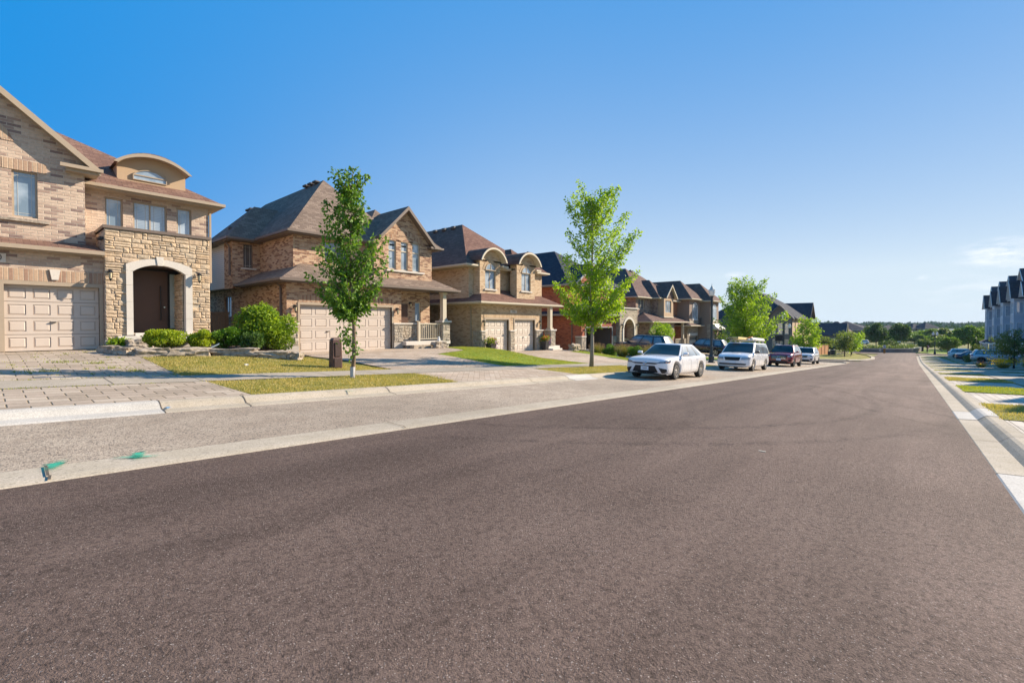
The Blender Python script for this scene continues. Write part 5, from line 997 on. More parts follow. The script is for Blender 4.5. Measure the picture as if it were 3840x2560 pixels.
        m=MB(); mx_=S['cx']-.28; yy=S['w0']+.02
        q=lambda x,k:[(x,s*(yy+.05),S['zb']+.02+.03*k),(x,s*(yy+.24),S['zb']+.05),(x,s*(yy+.24),S['zb']+.17-.03*k),(x,s*(yy+.05),S['zb']+.16-.03*k)]
        m.hexa(q(mx_,0),q(mx_+.13,1)); m.box(mx_+.02,mx_+.1,*sorted((s*(yy-.1),s*(yy+.07))),S['zb'],S['zb']+.05); m.build('mirror',paintm if kind!='van' else blk,root,bevel=.015)
    if rails or kind=='suv':
        [MB().tube([(S['rf']-.1,s*(S['w1']-.06),S['H']-.02),(S['rf']-.3,s*(S['w1']-.04),S['H']+.04),(S['rr']+.3,s*(S['w1']-.04),S['H']+.03),(S['rr']+.1,s*(S['w1']-.06),S['H']-.03)],.018,6).build('roof_rail',chrome if paintm is pr or paintm is pw else blk,root) for s in (1,-1)]
    m=MB(); m.box(rx-.3,fx+.3,-S['W']/2+.32,S['W']/2-.32,.2,.5); m.build('underbody',blk,root)
    for wx in (fx,rx):
        for s in (1,-1):
            r=S['wr']; yo=s*(S['W']/2-.02); yi=s*(S['W']/2-.24); prof=[(r*.6,yi),(r*.93,yi),(r,yi+s*.03),(r,yo-s*.03),(r*.95,yo),(r*.68,yo-s*.005),(r*.66,yo-s*.06)]
            w_=MB().lathe((wx,0,r),prof,28,'y').build('wheel',rubber,root,smooth=False)
            m=MB(); m.lathe((wx,0,r),[(r*.69,yo-s*.05),(r*.69,yo+s*.002),(r*.63,yo+s*.002),(r*.61,yo-s*.05)],24,'y',cap=False)
            m.lathe((wx,0,r),[(.0,yo-s*.004),(.06,yo-s*.006),(.065,yo-s*.05)],12,'y',cap=False)
            for k in range(10 if kind=='sedan' else 5):
                t=2*math.pi*k/(10 if kind=='sedan' else 5)+.3; w2=.02 if kind=='sedan' else .045; cs,sn=math.cos(t),math.sin(t)
                A=[(wx+cs*.04-sn*w2,yo-s*.02,r+sn*.04+cs*w2),(wx+cs*.04+sn*w2,yo-s*.02,r+sn*.04-cs*w2),(wx+cs*r*.64+sn*w2*.8,yo-s*.004,r+sn*r*.64-cs*w2*.8),(wx+cs*r*.64-sn*w2*.8,yo-s*.004,r+sn*r*.64+cs*w2*.8)]
                m.hexa(A,[(p[0],p[1]-s*.03,p[2]) for p in A])
            m.build('rim',rims,w_); MB().lathe((wx,0,r),[(0,yo-s*.07),(r*.62,yo-s*.07)],20,'y',cap=False).build('brake_disc',blk,w_)
    if scale!=1: root.scale=(scale,)*3
    bm.free(); return root
def park(o,x,y,heading,h=None):
    """heading = direction of the nose, degrees from +X"""
    a=R(heading); d=Vector((math.cos(a),math.sin(a))); z0=(h or g)(x+d.x*1.3,y+d.y*1.3); z1=(h or g)(x-d.x*1.3,y-d.y*1.3); p=math.atan2(z0-z1,2.6)
    o.location=(x,y,(z0+z1)/2+.005); o.rotation_euler=Matrix.Rotation(a,4,'Z').to_3x3().to_4x4().to_euler() if abs(p)<1e-4 else (Matrix.Rotation(a,3,'Z')@Matrix.Rotation(-p,3,'Y')).to_euler(); return o
lane=lambda x,y:base(x)
park(car('sedan','white sedan with black lower grille, first in the parked row beside the maple',pw,scale=.98),19.2,7.8,180,lane)
van=park(car('van','white minivan with roof rack of pipes, second in the parked row',pw,name='parked_van',cat='van',rims=rimm,scale=.97),30.95,7.85,180,lane)
park(car('suv','dark red sport utility vehicle with chrome grille, third in the parked row',pr,rims=rimd,scale=1.0),42.6,7.75,180,lane)
park(car('suv','white sport utility vehicle with oval grille, last in the parked row',pw,grille='oval',rims=rimd,scale=.96),54.2,7.95,180,lane)
park(car('suv','black sport utility vehicle with roof rails in the driveway behind the hedge',pb,scale=1.05),35.6,16.6,90)
park(car('suv','black sport utility vehicle with roof rack parked behind the lamp post',pb,scale=1.05),52.6,17.3,90)
park(car('suv','silver sport utility vehicle parked nose in before the nearest townhouse',ps,rims=rimd,scale=1.08),91.5,-8.7,-90)
park(car('sedan','dark navy sedan parked left of the silver one before the townhouses',pn,scale=1.0),100.5,-7.6,-90)
park(car('suv','white hatchback farthest along in front of the townhouses',pw,scale=.95),112,-7.0,-90)
p=at(3340,165); park(car('suv','dark grey car on the road behind the low curved wall, between the round trees',pg,scale=1.0),p.x,p.y,100,lambda x,y:-5.0)
p=at(3231,150); park(car('suv','small white car at the left end of the low stone wall',pw,scale=.95),p.x,p.y,140,lambda x,y:-5.3)
# load on the van roof
vz=base(31.3)+1.73*.97+.19
def onvan(name,label,cat,fn,mat):
    o=thing(name,label,cat,(31.3,7.85,vz)); m=MB(); fn(m); m.build(name+'_body' if name!='ladder' else 'rail',mat,o); return o
def vp(x): return -.0485*(x-31.3)
m=MB(); [m.tube([(30.6,7.3+dy,vz-.02+dz+vp(30.6)),(33.6,7.3+dy,vz-.02+dz+vp(33.6))],.045,8) for dy,dz in ((0,.03),(.1,.03),(.05,.11),(.22,.03))]; setp(m.build('pipe_bundle',plain('pipe_white',(.7,.69,.64),.4)),'bundle of white pipes on the van roof rack','pipes')
m=MB(); m.hexa([(30.3,8.0,vz+vp(30.3)),(30.3,8.45,vz+vp(30.3)),(30.3,8.45,vz+.14+vp(30.3)),(30.3,8.0,vz+.14+vp(30.3))],[(32.6,8.0,vz+vp(32.6)),(32.6,8.45,vz+vp(32.6)),(32.6,8.45,vz+.14+vp(32.6)),(32.6,8.0,vz+.14+vp(32.6))]); setp(m.build('tool_box',plain('box_yellow',(.66,.5,.2),.6),bevel=.01),'long yellow box lying on the van roof rack','box')
m=MB(); m.box(32.3,32.65,7.75,7.95,vz+.0,vz+.15); setp(m.build('small_box',plain('box_orange',(.75,.25,.04),.6),bevel=.01),'small orange box on the van roof rack','box')
m=MB()
for k in range(3): m.tube([(30.1+.25*math.cos(t),8.55-.1*k+.03*math.sin(3*t),vz+.05+.07*math.sin(t)+.03*k) for t in np.linspace(0,6.28,14)],.018,5)
setp(m.build('cable_coil',blk),'coiled dark cable at the front of the van roof rack','cable')
# ================================================================ street lamps
LG='acorn street lamps along the left pavement'
def lamp(h=5.7,heads=1,label='',group=None):
    o=thing('street_lamp',label,'street lamp',group=group); m=MB(); m.lathe((0,0,0),[(.24,0),(.24,.12),(.19,.16),(.2,.5),(.15,.62),(.115,.9),(.1,1.2),(.1,1.26),(.085,1.3),(.075,h-.95),(.1,h-.93),(.11,h-.86),(.06,h-.82)],14); m.build('post',postm,o)
    xs_=(0,) if heads==1 else (-.42,.42)
    if heads==2: MB().tube([(-.42,0,h-.75),(-.2,0,h-.9),(.2,0,h-.9),(.42,0,h-.75)],.035,6).build('arm',postm,o)
    for x in xs_:
        k=MB().lathe((x,0,h-.82),[(.09,0),(.16,.05),(.235,.35),(.22,.42)],16).build('lantern_globe',lampgl,o)
        MB().lathe((x,0,h-.82),[(.245,.42),(.245,.46),(.15,.5),(.12,.6),(.07,.66),(.08,.7),(.02,.78),(.012,.92)],14).build('lantern_cap',plain('lamp_cap',(.55,.56,.52),.4,.1),o); MB().lathe((x,0,h-.82),[(.06,-.14),(.12,-.08),(.12,.02)],12).build('lantern_collar',postm,o)
    return o
for (x,y,h,l) in ((35.3,11.15,5.75,'tall dark green lamp post between the white sedan and the van'),(60.9,11.2,5.5,'dark lamp post standing above the dark red car'),(93,16.2,5.4,'smaller lamp post in front of the grey corner house')):
    o=lamp(h,1,l,LG); o.location=(x,y,g(x,y)-.02)
for (px,Z,l) in ((3507,100,'twin headed street lamp beside the far end of the right pavement'),(3572,128,'twin headed street lamp among trees behind the parked cars')):
    o=lamp(5.0,2,l,'twin headed street lamps beyond the junction'); p=at(px,Z); o.location=(p.x,p.y,base(p.x)); o.rotation_euler=(0,0,AZ-R(90))
# ================================================================ trees and shrubs
RT=np.array([math.sin(AZ),-math.cos(AZ),0]); DP=np.array([math.cos(AZ),math.sin(AZ),0])
def leaves(name,P,size,mat,parent,droop=.3,aspect=.62,out=None,stuff=None):
    """P: n x 3 leaf positions; each leaf is a small folded kite"""
    n=len(P); d=rng.normal(0,1,(n,3)); d/=np.linalg.norm(d,axis=1)[:,None]; d[:,2]-=droop
    if out is not None: d+=out*.6
    d/=np.linalg.norm(d,axis=1)[:,None]; s=rng.normal(0,1,(n,3)); s-=d*(s*d).sum(1)[:,None]; s/=np.linalg.norm(s,axis=1)[:,None]; nn=np.cross(d,s)
    L=(size*rng.uniform(.65,1.25,n))[:,None]; w=L*aspect*.5
    V=np.stack([P,P+d*L*.45+s*w-nn*L*.1,P+d*L,P+d*L*.45-s*w-nn*L*.1],1).reshape(-1,3); F=np.arange(4*n).reshape(-1,4)
    off=np.array(absloc(parent)) if parent else 0
    return trimesh(name,V-off,F,mat,parent,quads=True)
def tree(x,y,label,tips,H,leafsize,mat,n,rad=.3,rt=.06,group=None,name='street_tree',bare=0,cat='tree',lean=0,depth=.75,sprouts=(),guard=False,barkm=None,droop=.3,both=True,zb=None):
    """tips: (offset right, height) of limb ends; each limb swings to a random depth"""
    z=g(x,y) if zb is None else zb; o=thing(name,label,cat,(x,y,z-.02),group=group); barkm=barkm or bark; r=random.Random(int(x*10+y)); tk=MB(); B=np.array([x,y,z])
    hs_=np.linspace(0,H,9); tr=[B+np.array([0,0,a])+RT*(lean*a/H+.04*math.sin(a*1.3)*(a>0))+DP*(.03*math.sin(a*2)) for a in hs_]; tk.tube([tuple(p) for p in tr],[max(.012,rt*(1.25 if k==0 else 1)*(1-a/H)**.75+.008) for k,a in enumerate(hs_)],8)
    def trunkpt(a): k=min(7,max(0,a/H*8)); i=int(k); return tr[i]+(tr[i+1]-tr[i])*(k-i)
    PP=[];OO=[]
    limbs=[(dx,h_,r.uniform(-1,1)*depth*max(.25,abs(dx))) for dx,h_ in tips]
    if both: limbs+=[(dx*r.uniform(.1,.45),h_*r.uniform(.93,1.0) if h_<H*.9 else h_*.93,r.choice((-1,1))*max(.2,abs(dx))*r.uniform(.7,1.1)) for dx,h_ in tips[::2]]
    tot=sum(math.hypot(dx,dd)+.35 for dx,h_,dd in limbs)
    for dx,h_,dd in limbs:
        ln=math.hypot(dx,dd); h0=max(bare,h_-ln*r.uniform(.75,1.15)-.15); h0=min(h0,H*.93); a=trunkpt(h0); b=B+np.array([0,0,h_])+RT*dx+DP*dd
        mid_=a*.5+b*.5-np.array([0,0,.10*ln]); pts=[a,a*.75+mid_*.25+0,mid_,b]; pts=[a,mid_,b]
        tk.tube([tuple(p) for p in pts],[max(.008,rt*.38*(1-h0/H)+.006),max(.006,rt*.2),.004],5)
        k=int(n*(ln+.35)/tot); t=rng.uniform(.12,1,k)**.8; c=np.where(t[:,None]<.5,a+(mid_-a)*(t[:,None]*2),mid_+(b-mid_)*(t[:,None]*2-1)); rr=rad*(.45+.75*np.sin(np.pi*np.clip(t*.9+.08,0,1)))[:,None]
        # leaves gather in small sprays along the limb
        m_=max(3,k//26); sp=rng.integers(0,m_,k); sc_=rng.normal(0,.62,(m_,3)); e=sc_[sp]+rng.normal(0,.34,(k,3)); PP.append(c+e*rr); OO.append(e)
    for dx,h_ in sprouts: a=B+np.array([0,0,h_])+RT*dx*.6; k=20; PP.append(a+rng.normal(0,.085,(k,3))+RT*dx*.3); OO.append(np.zeros((k,3))); tk.tube([tuple(B+np.array([0,0,h_-.12])),tuple(a+RT*dx*.4)],.006,4)
    tk.build('trunk',barkm,o,smooth=True); leaves('crown',np.concatenate(PP),leafsize,mat,o,droop,out=np.concatenate(OO))
    if guard: MB().lathe((x,y,z),[(rt*1.35,.0),(rt*1.3,.3)],10,cap=False).build('trunk_guard',plain('guard_grey',(.5,.48,.47),.6,.3,60),o)
    return o
def cv(pts,x0,y0,s): return [((a-x0)/s,(y0-b)/s) for a,b in pts]
lf1=leafmat('leaf_deep_green',(.045,.125,.014),(.15,.27,.03),.3); lf2=leafmat('leaf_maple_bright',(.11,.235,.015),(.32,.45,.03),.42); lf3=leafmat('leaf_mid',(.09,.2,.015),(.29,.42,.03),.42); lf4=leafmat('leaf_grey_green',(.07,.12,.035),(.17,.22,.06),.3); lfd=leafmat('leaf_dark',(.03,.08,.018),(.09,.16,.03),.25); lfs=leafmat('leaf_shrub',(.1,.2,.015),(.26,.36,.03),.38); lfy=leafmat('leaf_cedar',(.16,.26,.015),(.36,.42,.03),.35); lfb=leafmat('leaf_box',(.05,.13,.012),(.14,.26,.025),.3); lfk=leafmat('leaf_back',(.045,.11,.02),(.15,.24,.035),.3); lff=plain('leaf_far',(.06,.125,.045),1,.5,.02,spec=0)
T1=cv([(940,80),(1150,95),(1065,58),(1000,75),(1110,75),(960,125),(1095,150),(975,170),(955,215),(1100,235),(1060,180),(895,292),(1100,300),(1155,318),(930,320),(880,385),(1150,400),(960,370),(1090,420),(878,470),(1130,470),(960,480),(1270,510),(1200,540),(960,560),(770,578),(870,600),(1240,590),(1180,640),(860,660),(940,650),(1262,672),(1190,700),(860,720),(960,740),(1265,748),(755,776),(850,800),(1240,800),(1180,830),(930,830),(845,905),(850,870),(1235,900),(1150,900),(950,920),(860,945),(1160,1000),(1080,960),(915,990),(910,1030),(1010,1045)],1045,1500,256)
tree(6.55,11.35,'slender street tree with deep green leaves, nearest on the left boulevard',T1,5.42,.105,lf1,7200,rad=.125,rt=.05,bare=1.7,guard=True,sprouts=[((a-1045)/256,(1500-b)/256) for a,b in ((965,1190),(1010,1150),(985,1250),(1060,1110),(1080,1310),(1050,1330),(1020,1290),(1010,1080),(1000,1225),(1040,1190),(1055,1260),(1040,1100))],droop=.8,depth=.6,barkm=plain('bark_tan',(.22,.16,.11),.95,.3,18,bs=1))
T2=cv([(230,105),(190,150),(150,200),(150,295),(255,190),(280,190),(355,140),(345,225),(415,115),(490,115),(520,135),(455,160),(520,220),(560,320),(470,260),(540,390),(655,440),(600,500),(600,540),(535,620),(160,420),(170,520),(100,635),(150,600),(250,450),(400,420),(480,690),(440,640),(655,725),(600,790),(560,830),(600,950),(500,980),(560,900),(60,795),(80,880),(130,760),(200,760),(130,960),(120,1010),(200,1050),(230,1095),(420,1060),(390,1110),(500,900),(300,820),(260,920),(370,900),(300,700)],330,1425,153)
tree(19.2,11.6,'bright green maple with upswept limbs beside the white sedan',T2,8.1,.125,lf2,15500,rad=.2,rt=.085,bare=2.3,sprouts=[((a-330)/153,(1425-b)/153) for a,b in ((310,1110),(350,1130),(330,1165),(370,1080),(345,1090),(300,1130))],barkm=plain('bark_grey',(.3,.26,.21),.95,.2,18,bs=1))
T3=cv([(575,195),(530,270),(480,320),(600,300),(440,460),(460,400),(390,565),(440,600),(340,770),(400,740),(480,850),(560,940),(640,980),(705,235),(720,330),(830,172),(790,275),(850,300),(940,235),(1020,218),(960,320),(1080,335),(1130,435),(1040,450),(1155,560),(1100,600),(1180,690),(1150,790),(1080,880),(1020,985),(880,990),(750,1010),(700,450),(620,480),(850,480),(560,650),(700,650),(900,650),(1000,700),(600,800),(800,820),(950,850)],755,1380,160)
tree(45.8,11.6,'broad bushy maple behind the white van',T3,7.3,.17,lf3,13000,rad=.34,rt=.09,bare=1.4)
T4=cv([(1750,655),(1890,685),(2030,710),(1960,760),(2050,900),(2000,840),(2060,1050),(1990,1150),(1900,1220),(1500,1010),(1560,1090),(1640,1140),(1720,780),(1700,900),(1830,760),(1850,900),(1900,1000),(1780,1050),(1700,1150),(1950,1080)],1740,1443,129)
tree(82,12.5,'small yellow green tree behind the white parked car',T4,5.9,.26,lf2,4500,rad=.42,rt=.08,bare=1.1)
T5=cv([(330,1010),(290,1080),(350,960),(420,890),(500,900),(560,880),(640,860),(730,855),(790,930),(830,1000),(820,1150),(780,1180),(700,1190),(640,1190),(480,1160),(420,1120),(560,1000),(700,1000),(850,1080)],632,1420,158)
tree(63,-7.2,'small spreading tree with dark leaves above the yellow flowers, right side',[t for t in T5 if t[1]>1.55],3.5,.14,lf4,4200,rad=.24,rt=.06,bare=1.4,barkm=plain('bark_dark',(.06,.05,.045),.9))
tree(100.5,9.0,'young tree with flat crown, left one on the far street corner',[(dx,h) for dx in (-1.7,-.9,0,.9,1.5) for h in (2.3,3.2,4.3)],4.3,.26,lf4,2600,rad=.42,rt=.1,bare=1.3,group='young trees on the far street corner')
tree(107,8.6,'young green tree, middle one on the far street corner',[(dx,h) for dx in (-1.5,-.7,0,.8,1.5) for h in (2.3,3.3,4.2)],4.4,.26,lf3,2600,rad=.42,rt=.06,bare=1.3,group='young trees on the far street corner')
tree(116,9.2,'young green tree with thick trunk, right one on the far street corner',[(dx,h) for dx in (-1.5,-.7,0,.8,1.6) for h in (2.3,3.3,4.3)],4.5,.26,lf3,2600,rad=.45,rt=.1,bare=1.3,group='young trees on the far street corner')
def blobtree(px,Z,top,w,label,mat,n=2500,ls=.5,bottom=None,name='distant_tree',group='trees beyond the junction',gz=-5.4,shape='round',trunk=True):
    """a rounder tree: leaves fill many overlapping clumps around a trunk"""
    p=at(px,Z,gz); H=1.3+(1216-top)/1730*Z-gz; o=thing(name,label,'tree',p,group=group); cb=(H*.24) if bottom is None else bottom; tk=MB(); tk.tube([(p.x,p.y,gz),(p.x,p.y,gz+H*.75)],.16,6,.05)
    rr=np.array([w/2,w/2,(H-cb)/2]); c=np.array([p.x,p.y,gz+(H+cb)/2]); k=60; cc=rng.normal(0,1,(k,3)); cc/=np.linalg.norm(cc,axis=1)[:,None]; cc*=(rng.uniform(.1,.7,k)**.45)[:,None]
    if shape=='cone': f=(1-cc[:,2])/2*.9+.25; cc[:,0]*=f; cc[:,1]*=f
    for q in cc[:8]: tk.tube([(p.x,p.y,gz+cb*.9+.2),tuple(c+q*rr*.8)],.05,4,.015)
    if trunk: tk.build('trunk',bark,o)
    q=cc[rng.integers(0,k,n)]; d=rng.normal(0,1,(n,3)); d/=np.linalg.norm(d,axis=1)[:,None]; P=c+(q+d*.27*rng.uniform(.6,1.1,n)[:,None])*rr
    leaves('crown',P,ls,mat,o,.2,.8); return o
blobtree(3286,122,1211,5.3,'left of the two big round dark trees behind the low wall',lfd,9000,.3,name='round_tree',group='round trees behind the wall')
blobtree(3376,124,1212,5.3,'right of the two big round dark trees behind the low wall',lfd,9000,.3,name='round_tree',group='round trees behind the wall')
for px,Z,top,w,l,m_,sh in ((3430,150,1252,6,'small light tree right of the round trees',lfk,'round'),(3458,175,1245,8,'light green tree beyond the wall pillar',lfk,'round'),(3500,165,1232,7,'green tree behind the nearer twin headed lamp',lfk,'round'),(3540,150,1232,6.5,'loose green tree between the twin headed lamps',lf4,'cone'),(3590,125,1237,6,'green tree behind the farther twin headed lamp',lf4,'round'),(3632,118,1220,6.5,'bright green pointed tree behind the parked cars',lfk,'cone'),(3685,128,1226,7,'tall green tree next to the last townhouse',lfk,'round'),(3320,150,1250,6,'light green tree peeping between the round trees',lfk,'round'),(3262,180,1255,7,'dark tree left of the round trees',lf4,'round'),(3060,108,1262,6,'tree with pale blossom before the grey gabled house',lf4,'round'),(3125,112,1270,6,'bushy tree right of the orange fence',lf4,'round')):
    blobtree(px,Z,top,w*1.3,l,m_,5200,.42,shape=sh)
for i,(px,Z,top,w) in enumerate(((3440,215,1243,9),(3475,205,1238,10),(3512,220,1244,9),(3548,210,1240,10),(3578,190,1236,9),(3612,170,1230,8),(3655,175,1232,9),(3690,190,1236,9),(3405,200,1246,8),(3530,118,1262,4.5),(3478,112,1268,4),(3556,102,1262,4.2))): blobtree(px,Z,top,w,['tree in the back row beyond the cross street, counted first from the left','tree in the back row beyond the cross street, second from the left','tree in the back row, behind the right edge of the nearer twin headed lamp','tree in the back row between the two twin headed lamps','tree in the back row behind the farther twin headed lamp','tree in the back row above the white hatchback','tree in the back row left of the last townhouse','tree in the back row touching the last townhouse','low tree in the back row touching the right round tree','small verge tree between the twin headed lamps','small verge tree left of the nearer twin headed lamp','small verge tree in front of the farther twin headed lamp'][i],[lf4,lfk][i%2],3600,.5 if Z>150 else .3,bottom=1.0,name='background_tree' if Z>150 else 'verge_tree',group='trees beyond the junction')
blobtree(3662,108,1262,2.4,'narrow dark conifer behind the silver car',lfd,1800,.3,bottom=.1,name='conifer',group=None,shape='cone')
def shrub(x,y,w,d,h,label,mat,n,ls,name='shrub',group=None,zb=None,droop=.0,flat=0,blobs=26,stems=True,aspect=.6,cat='shrub'):
    z=g(x,y) if zb is None else zb; o=thing(name,label,cat,(x,y,z),group=group); c=np.array([x,y,z+h*.5]); rr=np.array([w/2,d/2,h*.5])
    cc=rng.normal(0,1,(blobs,3)); cc/=np.linalg.norm(cc,axis=1)[:,None]; cc*=(rng.uniform(.2,.72,blobs)**.5)[:,None]
    q=cc[rng.integers(0,blobs,n)]; e=rng.normal(0,1,(n,3)); e/=np.linalg.norm(e,axis=1)[:,None]; P=c+(q+e*.32*rng.uniform(.7,1.05,n)[:,None])*rr; P[:,2]=np.maximum(P[:,2],z+.02)
    leaves('foliage',P,ls,mat,o,droop,aspect,out=e)
    m=MB(); [m.tube([(x,y,z-.02),tuple(c+k*rr*.7)],.014,4,.005) for k in cc[:10]]; m.build('stem',bark,o); return o
G0='clipped shrubs behind the rock edging'
shrub(3.85,17.75,1.2,1.0,.62,'yellow green round shrub on the left of the rock bed',lfy,9000,.06,group=G0,zb=.52,name='globe_shrub'); shrub(4.75,17.55,.86,.8,.6,'small round shrub with an orange patch beside the stone porch',lfy,6500,.06,group=G0,zb=.52,name='globe_shrub')
shrub(5.55,17.6,1.3,.8,.66,'dark green spreading shrub behind the silver garden light',lfb,7500,.07,group=G0,zb=.5,name='spreading_shrub'); shrub(6.0,16.9,.8,.8,.68,'twiggy dark shrub between the spreading and the big shrub',lfd,2600,.07,zb=.45,name='twiggy_shrub')
shrub(6.85,17.9,2.2,1.8,1.68,'large bright green shrub with narrow leaves beside the garage corner',lfs,9500,.135,zb=.28,aspect=.36,droop=.1,blobs=34,name='large_shrub')
shrub(3.0,19.9,.55,.4,.36,'low leafy plant at the foot of the stone porch',lfs,500,.15,zb=.45,name='garden_plant',aspect=.4,cat='plant')
G1='hedge row beside the red house driveway'
for k,(y,l) in enumerate(((16.9,'round clipped bush, the left of two in the hedge row'),(14.9,'round clipped bush, the right of two in the hedge row'))): shrub(30.6,y,1.15,1.15,1.0,l,lfb,6500,.07,name='clipped_bush',group=G1)
gy=leafmat('leaf_tall_grass',(.12,.18,.03),(.3,.27,.09),.35); plume=plain('grass_plume',(.42,.24,.14),.9,.2)
def tallgrass(x,y,h,w,label,n=900,group=None,head=True,zb=None):
    z=g(x,y) if zb is None else zb; o=thing('ornamental_grass',label,'plant',(x,y,z),group=group); a=rng.uniform(0,6.28,n); r=rng.uniform(0,1,n)**.5; bx,by=x+np.cos(a)*r*.12*w,y+np.sin(a)*r*.12*w; tx,ty=x+np.cos(a)*r*w*.6,y+np.sin(a)*r*w*.6; hh=h*rng.uniform(.6,1,n)*(1-.25*r); t=rng.uniform(0,6.28,n); W_=.009
    V=np.stack([np.stack([bx-np.cos(t)*W_,by-np.sin(t)*W_,np.full(n,z)],1),np.stack([bx+np.cos(t)*W_,by+np.sin(t)*W_,np.full(n,z)],1),np.stack([tx,ty,z+hh],1)],1).reshape(-1,3)
    trimesh('blade',V-np.array([x,y,z]),np.arange(3*n).reshape(-1,3),gy,o)['kind']='stuff'
    if head:
        i=rng.choice(n,n//5); P=np.stack([tx[i],ty[i],z+hh[i]*.93],1); P=np.repeat(P,6,0)+rng.normal(0,1,(len(P)*6,3))*np.array([.012,.012,.07]); leaves('plume',P,.05,plume,o,-1,.4)['kind']='stuff'
    return o
for y,l in ((18.0,'tall grass clump with reddish plumes, left of the hedge row'),(15.9,'tall grass clump with reddish plumes between the two clipped bushes'),(13.9,'tall grass clump with reddish plumes behind the white sedan')): tallgrass(30.6,y,1.3,1.1,l,1100,G1)
shrub(30.3,19.6,.6,.6,.9,'dark leafy planter bush beside the red brick garage',lfd,1500,.09,name='planter_bush'); shrub(41.3,17.5,2.7,2.4,2.8,'tall airy shrub in front of the brown brick house',lf3,9000,.11,name='tall_shrub',blobs=30)
shrub(60,17.5,2.2,2,2.4,'dark rounded shrub behind the roof load of the van',lfd,2500,.14,name='dark_shrub'); shrub(62.5,18.5,2,2,2.9,'tall light green shrub between tower house and maple',lf4,2500,.14,name='light_shrub')
shrub(97,17,3,1.6,1.0,'low dark shrubs at the foot of the corner house',lfd,1500,.2,name='low_shrub')
for (px,Z,w,h,l) in ((3316,128,4.2,2.0,'dark bush behind the chevron sign'),(3352,128,4.2,2.2,'dark bush in front of the right round tree')): p=at(px,Z); shrub(p.x,p.y,w,w*.7,h,l,lfd,1800,.22,name='dark_bush',zb=-5.0)
shrub(92,-6.2,1.8,1.4,1.1,'green shrub between the silver and the navy car',lf4,1500,.14,name='driveway_shrub')
flm=leafmat('flower_yellow',(.75,.5,.02),(.85,.6,.05),.3)
for x,y,l in ((62.0,-6.4,'bed of yellow lilies left of the small tree trunk'),(62.6,-8.2,'bed of yellow lilies at the right frame edge')):
    o=tallgrass(x,y,.75,1.3,l,900,'yellow lily beds',False); P=np.array([x,y,g(x,y)+.68])+rng.normal(0,1,(420,3))*np.array([.35,.4,.13]); leaves('flower',P,.11,flm,o,-.3,.8)['kind']='stuff'
o=tallgrass(63.2,-5.1,.6,1.0,'brownish grass clump left of the yellow flowers',700,None,True)
# woodland far behind
n=34000; rr=rng.uniform(2350,4300,n); Z=rng.uniform(720,900,n); wv=np.array([.55*math.sin(a*.031)+.35*math.sin(a*.083+1)+.3*math.sin(a*.19+2) for a in rr]); lump=np.array([math.sin(a*.45+b) for a,b in zip(rr,Z*.05)])
topz=9.3+1.7*wv+.9*lump; hz=rng.uniform(0,1,n)**.6*topz-6; r_=(rr-1920)/1730; P=np.stack([Z*(math.cos(AZ)+r_*math.sin(AZ)),Z*(math.sin(AZ)-r_*math.cos(AZ)),hz],1)
setp(leaves('woodland',P,2.4,lff,None,.1,.9),'hazy green woodland along the horizon','woodland',kind='stuff')
n=12000; rr=rng.uniform(2600,4300,n); Z=rng.uniform(320,420,n); lump=np.sin(rr*.12)+np.sin(rr*.31+1)
hz=rng.uniform(0,1,n)**.6*(6.0+1.3*lump)-5.8; r_=(rr-1920)/1730; P=np.stack([Z*(math.cos(AZ)+r_*math.sin(AZ)),Z*(math.sin(AZ)-r_*math.cos(AZ)),hz],1)
setp(leaves('tree_belt',P,1.1,plain('leaf_belt',(.09,.16,.04),1,.6,.04,spec=0),None,.1,.9),'belt of mixed trees behind the distant roofs','woodland',kind='stuff')
# ================================================================ small things
def boulder(x,y,w,d,h,label,mat=rock,seed=1,z=None,group=None,rz=0,name='boulder'):
    r=random.Random(seed); bm=bmesh.new(); bmesh.ops.create_cube(bm,size=1); bmesh.ops.subdivide_edges(bm,edges=bm.edges[:],cuts=7,use_grid_fill=True)
    from mathutils import noise
    for v in bm.verts:
        q=v.co.copy(); v.co*=1-.13*max(0,(q.length-.55)); s=noise.noise(q*2.3+Vector((seed*3.1,0,0)))*.2+noise.noise(q*5+Vector((0,seed,0)))*.12+abs(noise.noise(q*11))*.05; v.co+=q.normalized()*s; v.co=Vector((v.co.x*w,v.co.y*d,(v.co.z+.5)*h))
    me=bpy.data.meshes.new(name); bm.to_mesh(me); bm.free(); me.materials.append(mat); o=bpy.data.objects.new(name,me); C.objects.link(o); o.location=(x,y,(g(x,y) if z is None else z)-.03); o.rotation_euler=(0,0,rz); return setp(o,label,'rock',group)
RG='rough rocks edging the raised shrub bed'
for i,(x0,y0,x1,y1,l) in enumerate(((2.55,18.6,2.75,17.75,'edging rock next to the grey driveway, end of the bed'),(2.72,17.6,2.95,17.05,'edging rock at the corner of bed and driveway'),(2.98,17.05,3.75,16.9,'edging rock below the left round shrub'),(3.8,16.88,4.72,16.62,'long edging rock below the second round shrub'),(4.85,16.8,5.9,16.05,'longest and most jagged edging rock'),(5.92,16.0,6.68,15.5,'flat edging rock below the large bright shrub'),(6.72,15.48,7.0,15.2,'smallest edging rock at the garage end'))):
    L=math.hypot(x1-x0,y1-y0); boulder((x0+x1)/2,(y0+y1)/2+.15,L*1.0,.42,.25,l,[rock,rock2][i%2],i+3,None,RG,math.atan2(y1-y0,x1-x0),'edging_rock')
boulder(3.45,19.6,.55,.4,.36,'grey boulder standing under the porch step',rock,21,.46); boulder(4.0,19.6,.35,.3,.26,'small tan stone right of the grey boulder',rock2,22,.46)
boulder(17.4,20.7,.75,.5,.42,'boulder at the porch steps of the mottled brick house',rock,23)
